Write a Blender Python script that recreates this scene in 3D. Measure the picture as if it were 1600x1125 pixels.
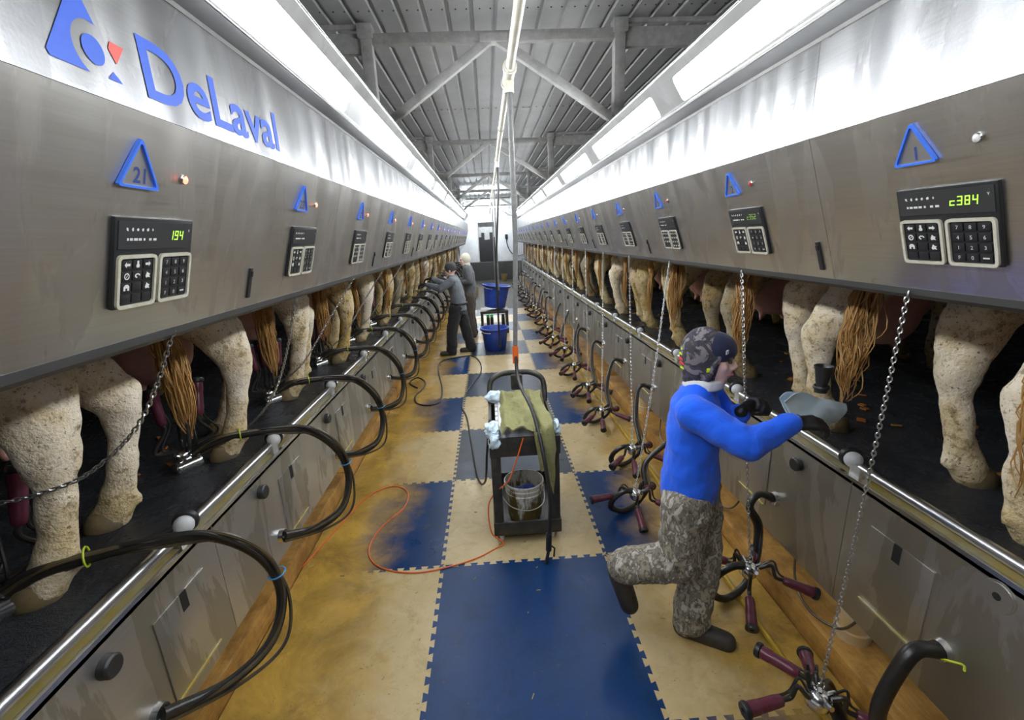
import bpy, bmesh, math, random
import numpy as np
from mathutils import Vector, Matrix, noise as _noise
random.seed(7)
R = math.radians
scene = bpy.context.scene
for o in list(bpy.data.objects): bpy.data.objects.remove(o)
C = scene.collection

# ------------------------------------------------------------------ camera, world, exposure
F, YAW, PIT, ROLL, H = 701.8, .04309, .26818, -.04483, 2.022
fw = Vector((math.sin(YAW)*math.cos(PIT), math.cos(YAW)*math.cos(PIT), -math.sin(PIT)))
r0 = Vector((math.cos(YAW), -math.sin(YAW), 0)); u0 = r0.cross(fw)
rt = r0*math.cos(ROLL)+u0*math.sin(ROLL); up = -r0*math.sin(ROLL)+u0*math.cos(ROLL)
cam = bpy.data.objects.new('camera', bpy.data.cameras.new('camera')); C.objects.link(cam)
cam.data.sensor_fit = 'HORIZONTAL'; cam.data.sensor_width = 36; cam.data.lens = F/1600*36
cam.data.clip_start = .02
cam.matrix_world = Matrix(((rt.x, up.x, -fw.x, 0), (rt.y, up.y, -fw.y, 0), (rt.z, up.z, -fw.z, H), (0, 0, 0, 1)))
scene.camera = cam
world = bpy.data.worlds.new('world'); scene.world = world; world.use_nodes = True
world.node_tree.nodes['Background'].inputs[0].default_value = (.75, .82, 1, 1)
world.node_tree.nodes['Background'].inputs[1].default_value = .35
scene.view_settings.view_transform = 'Standard'; scene.view_settings.look = 'None'
scene.view_settings.gamma = 1; scene.view_settings.use_curve_mapping = False
scene.view_settings.exposure = 1.2
LIGHT = 17.0          # emission of the fluorescent light panels

def ray(x, y): return fw*F + rt*(x-800) - up*(y-562.5)
def pz(x, y, z): d = ray(x, y); return Vector((0, 0, H)) + d*((z-H)/d.z)
def px(x, y, X): d = ray(x, y); return Vector((0, 0, H)) + d*(X/d.x)
def py(x, y, Y): d = ray(x, y); return Vector((0, 0, H)) + d*(Y/d.y)

# ------------------------------------------------------------------ helpers
def tag(o, label=None, cat=None, group=None, kind=None):
    if label: o['label'] = label
    if cat: o['category'] = cat
    if group: o['group'] = group
    if kind: o['kind'] = kind
    return o
def empty(name, loc=(0, 0, 0), rz=0, label=None, cat=None, group=None, kind=None):
    o = bpy.data.objects.new(name, None); C.objects.link(o)
    o.location = loc; o.rotation_euler = (0, 0, rz); o.empty_display_size = .1
    return tag(o, label, cat, group, kind)
def link(name, mesh, parent=None):
    o = bpy.data.objects.new(name, mesh); C.objects.link(o); o.parent = parent
    return o
def copy_tree(o, parent=None):
    c = o.copy(); C.objects.link(c); c.parent = parent
    for ch in list(o.children): copy_tree(ch, c)
    return c
def cr(pts, n=6, closed=False):
    P = [Vector(p) for p in pts]; out = []
    m = len(P)
    for i in range(m if closed else m-1):
        a = P[(i-1) % m] if (closed or i > 0) else P[0]*2-P[1]
        b, c = P[i], P[(i+1) % m]
        d = P[(i+2) % m] if (closed or i+2 < m) else P[m-1]*2-P[m-2]
        for k in range(n):
            t = k/n
            out.append(.5*((2*b)+(c-a)*t+(2*a-5*b+4*c-d)*t*t+(3*b-a-3*c+d)*t**3))
    if not closed: out.append(P[-1])
    return out
class MB:
    def __init__(s): s.v = []; s.f = []
    def add(s, vs, fs, M=None):
        b = len(s.v)
        for v in vs:
            v = Vector(v); s.v.append(M @ v if M else v)
        for f in fs: s.f.append([b+i for i in f])
        return s
    def box(s, c, d, M=None, b=0):
        x, y, z = d[0]/2, d[1]/2, d[2]/2
        if b:
            b = min(b, x*.9, y*.9, z*.9)
            bm = bmesh.new(); bmesh.ops.create_cube(bm, size=1)
            bmesh.ops.scale(bm, vec=d, verts=bm.verts)
            bmesh.ops.bevel(bm, geom=bm.edges[:], offset=b, segments=2, affect='EDGES', profile=.6)
            bm.verts.index_update()
            vs = [v.co+Vector(c) for v in bm.verts]; fs = [[v.index for v in f.verts] for f in bm.faces]
            bm.free(); return s.add(vs, fs, M)
        vs = [(c[0]+a*x, c[1]+e*y, c[2]+g*z) for a in (-1, 1) for e in (-1, 1) for g in (-1, 1)]
        return s.add(vs, [(0, 1, 3, 2), (4, 6, 7, 5), (0, 4, 5, 1), (2, 3, 7, 6), (0, 2, 6, 4), (1, 5, 7, 3)], M)
    def bx(s, x0, x1, y0, y1, z0, z1, M=None, b=0):
        return s.box(((x0+x1)/2, (y0+y1)/2, (z0+z1)/2), (abs(x1-x0), abs(y1-y0), abs(z1-z0)), M, b)
    def tube(s, pts, r, n=8, closed=False, M=None, caps=True):
        P = [Vector(p) for p in pts]; m = len(P)
        rr = r if isinstance(r, (list, tuple)) else [r]*m
        vs, fs = [], []; ref = None
        for i in range(m):
            if closed: t = P[(i+1) % m]-P[i-1]
            else: t = P[min(i+1, m-1)]-P[max(i-1, 0)]
            if t.length < 1e-9: t = Vector((0, 0, 1))
            t.normalize()
            if ref is None:
                ref = Vector((0, 0, 1)) if abs(t.z) < .9 else Vector((1, 0, 0))
            a = (ref - t*ref.dot(t))
            if a.length < 1e-6: a = t.orthogonal()
            a.normalize(); b = t.cross(a); ref = a
            for k in range(n):
                an = 2*math.pi*k/n
                vs.append(P[i]+(a*math.cos(an)+b*math.sin(an))*rr[i])
        for i in range(m if closed else m-1):
            j = (i+1) % m
            for k in range(n):
                l = (k+1) % n
                fs.append((i*n+k, i*n+l, j*n+l, j*n+k))
        if caps and not closed:
            fs.append(tuple(range(n))[::-1]); fs.append(tuple((m-1)*n+k for k in range(n)))
        return s.add(vs, fs, M)
    def cyl(s, p0, p1, r0, r1=None, n=16, M=None):
        return s.tube([p0, p1], [r0, r0 if r1 is None else r1], n, M=M)
    def lathe(s, prof, n=20, M=None):
        vs, fs = [], []
        for (r, z) in prof:
            for k in range(n):
                a = 2*math.pi*k/n; vs.append((r*math.cos(a), r*math.sin(a), z))
        for i in range(len(prof)-1):
            for k in range(n):
                l = (k+1) % n; fs.append((i*n+k, i*n+l, (i+1)*n+l, (i+1)*n+k))
        if prof[0][0] > 1e-5: fs.append(tuple(range(n))[::-1])
        if prof[-1][0] > 1e-5: fs.append(tuple((len(prof)-1)*n+k for k in range(n)))
        return s.add(vs, fs, M)
    def prism(s, poly, y0, y1, M=None, axis='y'):
        n = len(poly); vs = []
        for y in (y0, y1):
            for (a, b) in poly: vs.append((a, y, b) if axis == 'y' else (a, b, y))
        fs = [(i, (i+1) % n, n+(i+1) % n, n+i) for i in range(n)]
        fs += [tuple(range(n))[::-1], tuple(n+i for i in range(n))]
        return s.add(vs, fs, M)
    def sphere(s, c, r, nu=12, nv=8, M=None):
        rr = (r, r, r) if not isinstance(r, (tuple, list)) else r
        vs = [(c[0], c[1], c[2]-rr[2])]
        for j in range(1, nv):
            ph = math.pi*j/nv-math.pi/2
            for k in range(nu):
                a = 2*math.pi*k/nu
                vs.append((c[0]+rr[0]*math.cos(ph)*math.cos(a), c[1]+rr[1]*math.cos(ph)*math.sin(a), c[2]+rr[2]*math.sin(ph)))
        vs.append((c[0], c[1], c[2]+rr[2])); L = len(vs)-1; fs = []
        for k in range(nu):
            l = (k+1) % nu
            fs.append((0, 1+l, 1+k)); fs.append((L, L-nu+k, L-nu+l))
            for j in range(nv-2): fs.append((1+j*nu+k, 1+j*nu+l, 1+(j+1)*nu+l, 1+(j+1)*nu+k))
        return s.add(vs, fs, M)
    def mesh(s, name, mat, smooth=True, angle=40):
        me = bpy.data.meshes.new(name); me.from_pydata([tuple(v) for v in s.v], [], s.f)
        bm = bmesh.new(); bm.from_mesh(me); bmesh.ops.recalc_face_normals(bm, faces=bm.faces); bm.to_mesh(me); bm.free()
        if smooth:
            me.polygons.foreach_set('use_smooth', [True]*len(me.polygons)); me.set_sharp_from_angle(angle=R(angle))
        if mat: me.materials.append(mat)
        return me
    def build(s, name, mat, parent=None, smooth=True, angle=40):
        return link(name, s.mesh(name, mat, smooth, angle), parent)
def frame(o, x, y, z):
    x, y, z, o = Vector(x), Vector(y), Vector(z), Vector(o)
    return Matrix(((x.x, y.x, z.x, o.x), (x.y, y.y, z.y, o.y), (x.z, y.z, z.z, o.z), (0, 0, 0, 1)))
def along(p0, p1):            # frame at p0 whose z axis runs to p1
    z = (Vector(p1)-Vector(p0)).normalized(); x = z.orthogonal().normalized(); return frame(p0, x, z.cross(x), z)
def T(x, y, z): return Matrix.Translation((x, y, z))
_txt = {}
def text_mesh(s, mat, w=None, h=None, depth=.0008, bold=0):
    """text in its own xy plane, centred, scaled to w x h"""
    key = (s, mat.name, w, h, bold)
    if key in _txt: return _txt[key]
    cu = bpy.data.curves.new('lettering', 'FONT'); cu.body = s; cu.extrude = 0; cu.offset = bold; cu.resolution_u = 4
    o = bpy.data.objects.new('lettering', cu); C.objects.link(o)
    dg = bpy.context.evaluated_depsgraph_get()
    me = bpy.data.meshes.new_from_object(o.evaluated_get(dg)); bpy.data.objects.remove(o)
    co = np.array([v.co[:] for v in me.vertices]) if len(me.vertices) else np.zeros((1, 3))
    mn, mx = co.min(0), co.max(0); sz = np.maximum(mx-mn, 1e-6)
    sy = (h/sz[1]) if h else w/sz[0]; sx = (w/sz[0]) if w else sy
    for v in me.vertices: v.co = ((v.co.x-(mn[0]+mx[0])/2)*sx, (v.co.y-(mn[1]+mx[1])/2)*sy, depth)
    me.materials.clear(); me.materials.append(mat); _txt[key] = me
    return me
ORD = ['nearest', 'second', 'third', 'fourth', 'fifth', 'sixth', 'seventh', 'eighth', 'ninth', 'tenth', 'eleventh', 'twelfth', 'thirteenth',
       'fourteenth', 'fifteenth', 'sixteenth', 'seventeenth', 'eighteenth', 'nineteenth', 'twentieth', 'twenty-first']
def nth(k): return 'nearest the camera' if k == 0 else ORD[k]+' from the camera'

# ------------------------------------------------------------------ materials
class NT:
    def __init__(s, name):
        s.m = bpy.data.materials.new(name); s.m.use_nodes = True; s.t = s.m.node_tree; s.n = s.t.nodes
        s.b = s.n['Principled BSDF']
        s.geo = None
    def node(s, ty, **kw):
        x = s.n.new(ty)
        for k, v in kw.items(): setattr(x, k, v)
        return x
    def l(s, a, b): s.t.links.new(a, b)
    def co(s, kind='Object', scale=(1, 1, 1)):
        if kind == 'World': o = s.node('ShaderNodeNewGeometry').outputs['Position']
        else: o = s.node('ShaderNodeTexCoord').outputs[kind]
        if scale != (1, 1, 1):
            mp = s.node('ShaderNodeMapping'); mp.inputs['Scale'].default_value = scale; s.l(o, mp.inputs[0]); o = mp.outputs[0]
        return o
    def noise(s, co, scale, detail=4, rough=.6, dist=0):
        x = s.node('ShaderNodeTexNoise'); x.inputs['Scale'].default_value = scale; x.inputs['Detail'].default_value = detail
        x.inputs['Roughness'].default_value = rough; x.inputs['Distortion'].default_value = dist; s.l(co, x.inputs['Vector']); return x.outputs['Fac']
    def vor(s, co, scale):
        x = s.node('ShaderNodeTexVoronoi'); x.inputs['Scale'].default_value = scale; s.l(co, x.inputs['Vector']); return x.outputs['Distance']
    def ramp(s, fac, stops):
        x = s.node('ShaderNodeValToRGB'); e = x.color_ramp.elements
        while len(e) < len(stops): e.new(.5)
        for i, (p, c) in enumerate(stops):
            e[i].position = p; e[i].color = (c, c, c, 1) if not isinstance(c, (tuple, list)) else (*c, 1)
        s.l(fac, x.inputs[0]); return x.outputs[0]
    def mix(s, fac, a, b):
        x = s.node('ShaderNodeMix', data_type='RGBA')
        for v, i in ((fac, 0), (a, 6), (b, 7)):
            if isinstance(v, (int, float)): x.inputs[i].default_value = v
            elif isinstance(v, (tuple, list)): x.inputs[i].default_value = (*v, 1)
            else: s.l(v, x.inputs[i])
        return x.outputs[2]
    def math(s, op, a, b=0, clamp=False):
        x = s.node('ShaderNodeMath', operation=op); x.use_clamp = clamp
        for v, i in ((a, 0), (b, 1)):
            if isinstance(v, (int, float)): x.inputs[i].default_value = v
            else: s.l(v, x.inputs[i])
        return x.outputs[0]
    def sep(s, co):
        x = s.node('ShaderNodeSeparateXYZ'); s.l(co, x.inputs[0]); return x.outputs
    def bump(s, h, strength=.3, dist=.01):
        x = s.node('ShaderNodeBump'); x.inputs['Strength'].default_value = strength; x.inputs['Distance'].default_value = dist
        s.l(h, x.inputs['Height']); s.l(x.outputs[0], s.b.inputs['Normal'])
    def set(s, col=None, rough=None, metal=None, **kw):
        for v, k in ((col, 'Base Color'), (rough, 'Roughness'), (metal, 'Metallic')):
            if v is None: continue
            if isinstance(v, (int, float)): s.b.inputs[k].default_value = v
            elif isinstance(v, (tuple, list)): s.b.inputs[k].default_value = (*v, 1)
            else: s.l(v, s.b.inputs[k])
        for k, v in kw.items(): s.b.inputs[k.replace('_', ' ')].default_value = v
        return s.m
def pm(name, col, rough=.5, metal=0, var=.2, scale=8, bump=0, bscale=60, dirt=None, damt=.5, dscale=5, kind='Object'):
    t = NT(name); co = t.co(kind)
    n = t.noise(co, scale)
    c = t.mix(n, tuple(x*(1-var) for x in col), tuple(min(1, x*(1+var)) for x in col))
    if dirt:
        d = t.ramp(t.noise(co, dscale, 6, .7), [(.5-.12, 0), (.62, damt)]); c = t.mix(d, c, dirt)
    t.set(c, rough, metal)
    if bump: t.bump(t.noise(co, bscale, 3), bump, .005)
    return t.m
def emis(name, col, st):
    t = NT(name); t.set((.02, .02, .02), .4); t.b.inputs['Emission Color'].default_value = (*col, 1); t.b.inputs['Emission Strength'].default_value = st
    return t.m

def steel(name, lo, hi, r0, r1, wave, stain=(.36, .33, .29), smix=.55):
    t = NT(name); co = t.co('World')
    brush = t.noise(t.co('World', (30, 1.2, 60)), 3, 3)
    big = t.noise(t.co('World', (1, 1.6, .5)), 2.2, 5, .55, 1.2)          # long stained sheets with a ragged edge
    rag = t.noise(t.co('World', (1, 22, 3)), 2.0, 3)
    edge = t.math('ADD', big, t.math('MULTIPLY', rag, .12))
    m = t.ramp(edge, [(.55, 0), (.575, 1)])
    c = t.mix(brush, lo, hi); c = t.mix(t.math('MULTIPLY', m, smix), c, stain)
    r = t.math('ADD', t.math('MULTIPLY', brush, r1-r0), r0); r = t.math('ADD', r, t.math('MULTIPLY', m, .06))
    t.set(c, r, 1.0)
    h = t.noise(t.co('World', (.6, 3.2, .25)), 1.6, 1, .4)
    h2 = t.math('ADD', h, t.math('MULTIPLY', t.noise(co, 120, 2), .012))
    t.bump(h2, wave, .05)
    return t.m
M = {}
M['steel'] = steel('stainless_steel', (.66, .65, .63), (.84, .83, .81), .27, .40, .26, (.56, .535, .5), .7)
M['steel_up'] = steel('stainless_steel_upper', (.31, .31, .315), (.43, .43, .435), .24, .36, .5, (.22, .22, .23), .55)  # same cabinet steel, base colour darkened to offset strong light on upper faces
M['steel_hood'] = steel('hood_steel', (.5, .5, .5), (.62, .62, .62), .35, .5, .15, (.45, .45, .45), .3)
M['steel_wall'] = steel('kerb_steel', (.5, .495, .475), (.64, .635, .61), .34, .48, .16, (.38, .36, .29), .7)
M['edge'] = pm('folded_steel_edge', (.75, .75, .74), .25, 1, .1)
M['ledge'] = pm('stained_ledge', (.6, .56, .4), .45, .6, .3, 12, .1, 60, (.6, .45, .04), .8, 7, 'World')
M['rail'] = pm('polished_rail', (.62, .62, .62), .30, 1, .06, 20)
M['chrome'] = pm('chrome', (.72, .72, .72), .18, 1, .08, 20)
M['galv'] = pm('galvanised', (.5, .5, .49), .5, .55, .2, 30, .1, 80, (.3, .28, .24), .5, 9)
M['chain'] = pm('chain_steel', (.5, .5, .5), .32, 1, .15, 20)
M['hose_grey'] = pm('grey_hose', (.2, .2, .195), .5, 0, .3, 40, .1, 80, (.07, .07, .065), .6, 40)
M['white_plastic'] = pm('white_roller_plastic', (.62, .64, .68), .4, 0, .12, 10, 0, 60, (.35, .3, .2), .35)
M['black_rubber'] = pm('black_rubber', (.018, .018, .02), .42, 0, .3, 20, .1, 120)
M['hose'] = pm('hose_rubber', (.014, .014, .015), .32, 0, .4, 15, .12, 90, (.05, .038, .02), .35, 9)
M['hose_brown'] = pm('small_hose_rubber', (.045, .034, .024), .36, 0, .4, 20, .1, 90, (.16, .12, .04), .4, 9)
M['tie'] = pm('lime_tie', (.5, .6, .03), .5)
M['tie_blue'] = pm('blue_tie', (.08, .35, .7), .5)
M['cup'] = pm('burgundy_shell', (.13, .022, .045), .33, 0, .3, 25, .06, 60, (.05, .02, .025), .4, 14)
M['ceil'] = pm('roof_sheet', (.48, .49, .5), .5, .1, .12, 3, .05, 30, (.36, .36, .36), .5, 2.2, 'World')
M['beam'] = pm('painted_beam', (.5, .495, .48), .6, 0, .12, 9, .12, 50, (.3, .29, .275), .6, 13)
M['pipe'] = pm('white_pipe', (.74, .72, .64), .35, 0, .1, 9, 0, 50, (.5, .45, .3), .5, 12)
M['wood'] = None
M['white_wall'] = pm('white_wall_board', (.78, .79, .8), .5, 0, .08, 2, .04, 20, (.5, .5, .48), .4, 1.3, 'World')
M['dark_wall'] = pm('dark_barn_wall', (.07, .07, .068), .8, 0, .3, 3, .1, 20, None, 0, 5, 'World')
M['dark'] = pm('black_void', (.012, .012, .012), .7)
M['panel_black'] = pm('control_plastic', (.02, .021, .023), .38, 0, .2, 20)
M['panel_grey'] = pm('display_window', (.045, .047, .05), .22, 0, .1, 10)
M['panel_rim'] = pm('keypad_rim', (.6, .58, .5), .45, 0, .12, 30, 0, 60, (.4, .36, .2), .5, 20)
M['key'] = pm('key_rubber', (.016, .017, .019), .5, 0, .2, 30)
M['legend'] = pm('legend_white', (.75, .75, .72), .5, 0, .05)
M['readout'] = emis('green_digits', (.35, .9, .05), 1.1)
M['readout_dim'] = emis('green_digits_dim', (.3, .5, .08), .45)
M['sign_blue'] = pm('sign_blue_plastic', (.05, .2, .95), .4, 0, .06)
M['logo_blue'] = pm('logo_blue_vinyl', (.035, .13, .72), .45, 0, .06)
M['logo_red'] = pm('logo_red_vinyl', (.85, .12, .1), .45, 0, .06)
M['num'] = pm('number_print', (.03, .06, .25), .5, 0, .1)
M['sign_plate'] = pm('sign_plate_steel', (.5, .5, .5), .4, .9, .06)
M['lamp_red'] = emis('red_lens_lit', (1, .12, .07), 3.0)
M['lamp_dull'] = pm('red_lens', (.6, .03, .02), .3)
M['lamp_white'] = pm('white_lens', (.8, .8, .78), .3)
M['light'] = emis('fluorescent_diffuser', (.93, .97, 1), LIGHT)
M['black_plastic'] = pm('black_cart_plastic', (.02, .021, .023), .42, 0, .3, 12, .15, 60, (.1, .085, .05), .4, 14)
M['blue_tub'] = pm('blue_tub_plastic', (.02, .07, .42), .38, 0, .15, 6, 0, 50, (.02, .03, .1), .6, 4)
M['green_cap'] = pm('green_cap', (.02, .4, .08), .4)
M['bottle'] = pm('dark_bottle', (.02, .022, .02), .3)
M['yellow_bucket'] = pm('yellow_bucket', (.42, .3, .1), .5, 0, .2, 8, 0, 50, (.15, .1, .04), .6, 6)
M['orange'] = pm('orange_cord', (.75, .14, .02), .4, 0, .1)
M['ycord'] = pm('yellow_pipe_paint', (.55, .36, .03), .45, 0, .25, 12, .05, 60, (.25, .16, .03), .5, 8)
M['blue_rag'] = pm('blue_white_rag', (.62, .78, .92), .9, 0, .1, 12, .4, 60, (.4, .4, .34), .35, 12)
M['pvc'] = pm('cream_pvc', (.6, .5, .33), .5, 0, .15, 8, 0, 50, (.5, .28, .06), .6, 6)

def wood():
    t = NT('stained_kerb_timber'); co = t.co('World', (4, .5, 4)); w = t.co('World')
    g = t.noise(co, 9, 6, .65, .4); d = t.ramp(t.noise(w, 5, 6, .7), [(.42, 0), (.62, 1)])
    c = t.mix(g, (.3, .13, .02), (.72, .42, .12)); c = t.mix(t.math('MULTIPLY', d, .75), c, (.17, .075, .012))
    t.set(c, .34); t.bump(g, .6, .012); return t.m
M['wood'] = wood()
def mat_floor(name, col, worn, wear):
    t = NT(name); w = t.co('World'); x = t.sep(w)[0]
    n = t.noise(w, 1.7, 6, .65); f = t.noise(w, 14, 5, .7); fine = t.noise(w, 60, 3)
    c = t.mix(f, tuple(a*.82 for a in col), tuple(min(1, a*1.12) for a in col))
    c = t.mix(t.ramp(n, [(.42, 0), (.66, wear)]), c, worn)
    c = t.mix(t.ramp(t.noise(w, 6.5, 7, .75, .6), [(.5, 0), (.68, .45)]), c, tuple(a*.5*b for a, b in zip(col, (1, .85, .6))))
    # iodine and manure stain creeping in from both kerbs
    dist = t.math('MULTIPLY', t.math('SUBTRACT', t.math('ABSOLUTE', t.math('SUBTRACT', x, .12)), .68), 1.5)
    s = t.math('ADD', dist, t.math('MULTIPLY', t.math('SUBTRACT', n, .5), 1.5), True)
    s = t.ramp(s, [(.05, 0), (.62, .93)])
    st = t.mix(t.ramp(t.noise(w, 3.2, 7, .72, .5), [(.34, 0), (.66, 1)]), (.60, .36, .06), (.24, .14, .025))
    c = t.mix(s, c, st)
    sp = t.ramp(t.noise(w, 34, 4, .8), [(.63, 0), (.70, .75)]); c = t.mix(sp, c, (.10, .075, .025))
    wet = t.math('ADD', t.math('MULTIPLY', n, .5), t.math('MULTIPLY', s, -.12))
    t.set(c, t.ramp(wet, [(.10, .2), (.38, .45)])); t.b.inputs['Specular IOR Level'].default_value = .32; t.bump(t.math('ADD', fine, t.math('MULTIPLY', n, 2)), .12, .004); return t.m
M['mat_beige'] = mat_floor('beige_foam_mat', (.6, .475, .265), (.47, .335, .15), .6)
M['mat_blue'] = mat_floor('blue_foam_mat', (.005, .04, .15), (.012, .04, .09), .5)
M['mat_grey'] = mat_floor('worn_blue_grey_mat', (.03, .045, .075), (.055, .062, .07), .6)
def deck_m():
    t = NT('muddy_rubber_deck'); w = t.co('World')
    n = t.noise(w, 3, 6, .7, .5); f = t.noise(w, 22, 5, .7)
    c = t.mix(n, (.012, .014, .018), (.045, .048, .055)); c = t.mix(t.ramp(f, [(.57, 0), (.72, .5)]), c, (.10, .085, .05))
    t.set(c, t.ramp(n, [(.35, .1), (.65, .4)])); t.bump(t.math('ADD', n, f), .6, .03); return t.m
M['deck'] = deck_m()
def hide(name, base, dirt, lowdirt, amt):
    t = NT(name); co = t.co('Object'); z = t.sep(co)[2]; rnd = t.node('ShaderNodeObjectInfo').outputs['Random']
    off = t.node('ShaderNodeVectorMath', operation='ADD'); t.l(co, off.inputs[0])
    cmb = t.node('ShaderNodeCombineXYZ'); t.l(t.math('MULTIPLY', rnd, 37), cmb.inputs[0]); t.l(t.math('MULTIPLY', rnd, 91), cmb.inputs[1]); t.l(cmb.outputs[0], off.inputs[1])
    q = off.outputs[0]
    n = t.noise(q, 4, 5, .65); f = t.noise(q, 26, 5, .75); hair = t.noise(q, 90, 2)
    c = t.mix(n, tuple(a*.85 for a in base), base)
    c = t.mix(t.ramp(n, [(.42, 0), (.62, amt+.15)]), c, lowdirt)
    low = t.math('MULTIPLY', t.math('SUBTRACT', .42, z), 1.6, True)
    c = t.mix(t.math('MULTIPLY', low, t.ramp(f, [(.3, .25), (.6, 1)])), c, lowdirt)
    c = t.mix(t.ramp(t.math('ADD', t.math('MULTIPLY', f, .75), t.math('MULTIPLY', n, .25)), [(.53, 0), (.605, .72)]), c, dirt)
    c = t.mix(t.ramp(t.noise(q, 70, 3, .7), [(.61, 0), (.67, .8)]), c, tuple(a*.3 for a in dirt))
    t.set(c, .8); t.bump(t.math('ADD', f, hair), .6, .012); return t.m
M['hide'] = hide('cream_cow_hide', (.9, .8, .64), (.2, .135, .055), (.56, .4, .15), .5)
M['hide2'] = hide('soiled_cow_hide', (.74, .6, .36), (.06, .045, .02), (.45, .3, .08), .8)
M['hide3'] = hide('dark_patched_cow_hide', (.4, .34, .24), (.02, .018, .015), (.3, .2, .07), .8)
M['udder'] = pm('udder_skin', (.6, .32, .26), .5, 0, .15, 9, .12, 60, (.3, .16, .12), .4, 8)
M['hoof'] = pm('hoof_horn', (.1, .08, .05), .6, 0, .4, 14, .3, 60, (.25, .17, .06), .6, 9)
def hair_m(name, a, b):
    t = NT(name); n = t.noise(t.co('Object', (1, 1, .12)), 40, 3); t.set(t.mix(n, a, b), .55); t.bump(n, .4, .01); return t.m
M['tail'] = hair_m('ginger_tail_hair', (.2, .085, .02), (.58, .33, .1))

# ------------------------------------------------------------------ main dimensions (metres)
PITCH = .965; NST = 20
Y0, Y1 = -1.4, 20.3                 # milking parlour length
DECK = .93; XL, XR = -1.22, 1.545   # kerb walls
YL = lambda k: 1.241+PITCH*k
YR = lambda k: 1.219+PITCH*k
LB, LC, LP = (-.93, 1.796), (-.765, 2.33), (-.765, 2.63)    # left cabinet: bottom edge, crease, top edge
RB, RC, RP = (1.335, 1.796), (1.163, 2.309), (1.163, 2.617)
CEIL = 3.86; END = 23.0

# ------------------------------------------------------------------ floor and mats
fl = MB().bx(-1.75, 1.95, -4.5, 22.4, -.12, 0).build('floor', pm('concrete', (.05, .045, .035), .6, 0, .3, 4, .1, 40, None, 0, 5, 'World'))
tag(fl, 'wet concrete floor of the milking pit under the mats', 'floor', kind='structure')
MW, MX, MY = 1.05, -.397, 2.438
def edge(p, q, teeth):
    p, q = Vector(p), Vector(q); L = (q-p).length; t = (q-p)/L; nrm = Vector((-t.y, t.x)); out = [p]
    n = int(round(L/.078)); 
    if teeth:
        for i in range(n):
            for a, s in ((.30, -1), (.20, 1), (.80, 1), (.70, -1)):
                out.append(p+t*(L*(i+a)/n)+nrm*(s*.0115))
    return out
xs = [-1.305, MX, MX+MW, 1.478]
def rowy(k, c): return MY+MW*k
for c in range(3):
    for k in range(-4, 10):
        near = -2 <= k <= 5
        x0_, x1_, y0_, y1_ = xs[c], xs[c+1], rowy(k, c), rowy(k+1, c)
        # each shared seam is one zig-zag line walked in a fixed direction, so neighbours interlock
        bot = edge((x0_, y0_), (x1_, y0_), near or k == 6); top = edge((x0_, y1_), (x1_, y1_), near)
        lef = edge((x0_, y0_), (x0_, y1_), near and c > 0); rig = edge((x1_, y0_), (x1_, y1_), near and c < 2)
        C00, C10, C11, C01 = (x0_, y0_), (x1_, y0_), (x1_, y1_), (x0_, y1_)
        poly = bot + rig + [Vector(C11)] + top[1:][::-1] + [Vector(C01)] + lef[1:][::-1]
        poly = [Vector(p) for p in poly]
        mb = MB(); mb.prism([(p.x, p.y) for p in poly], .0, .014, axis='z')
        blue = (k+c) % 2 == 1 if c != 1 else k % 2 != 0
        blue = ((k + (0 if c == 1 else 1)) % 2 != 0)
        m = 'mat_blue' if blue else 'mat_beige'
        if blue and c == 1 and k > 0: m = 'mat_grey'
        mb.build('floor_mat', M[m], fl, smooth=False)

# timber kerb beams along the foot of both walls
def kerb(name, x0_, x1_, z, label):
    e = empty(name, ((x0_+x1_)/2, 0, 0)); tag(e, label, 'kerb beam', kind='structure')
    y = -1.4; i = 0
    while y < 22.3:
        L = 2.4+.15*math.sin(i*2.3); mb = MB().bx(x0_-(x0_+x1_)/2, x1_-(x0_+x1_)/2, y+.004, min(y+L, 22.35)-.004, 0, z, b=.018)
        mb.build('kerb_board', M['wood'], e); y += L; i += 1
kerb('trim_1', -1.62, -1.31, .15, 'orange stained timber kerb beam under the left steel wall')
kerb('trim_2', 1.482, 1.86, .14, 'orange stained timber kerb beam under the right steel wall')

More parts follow.
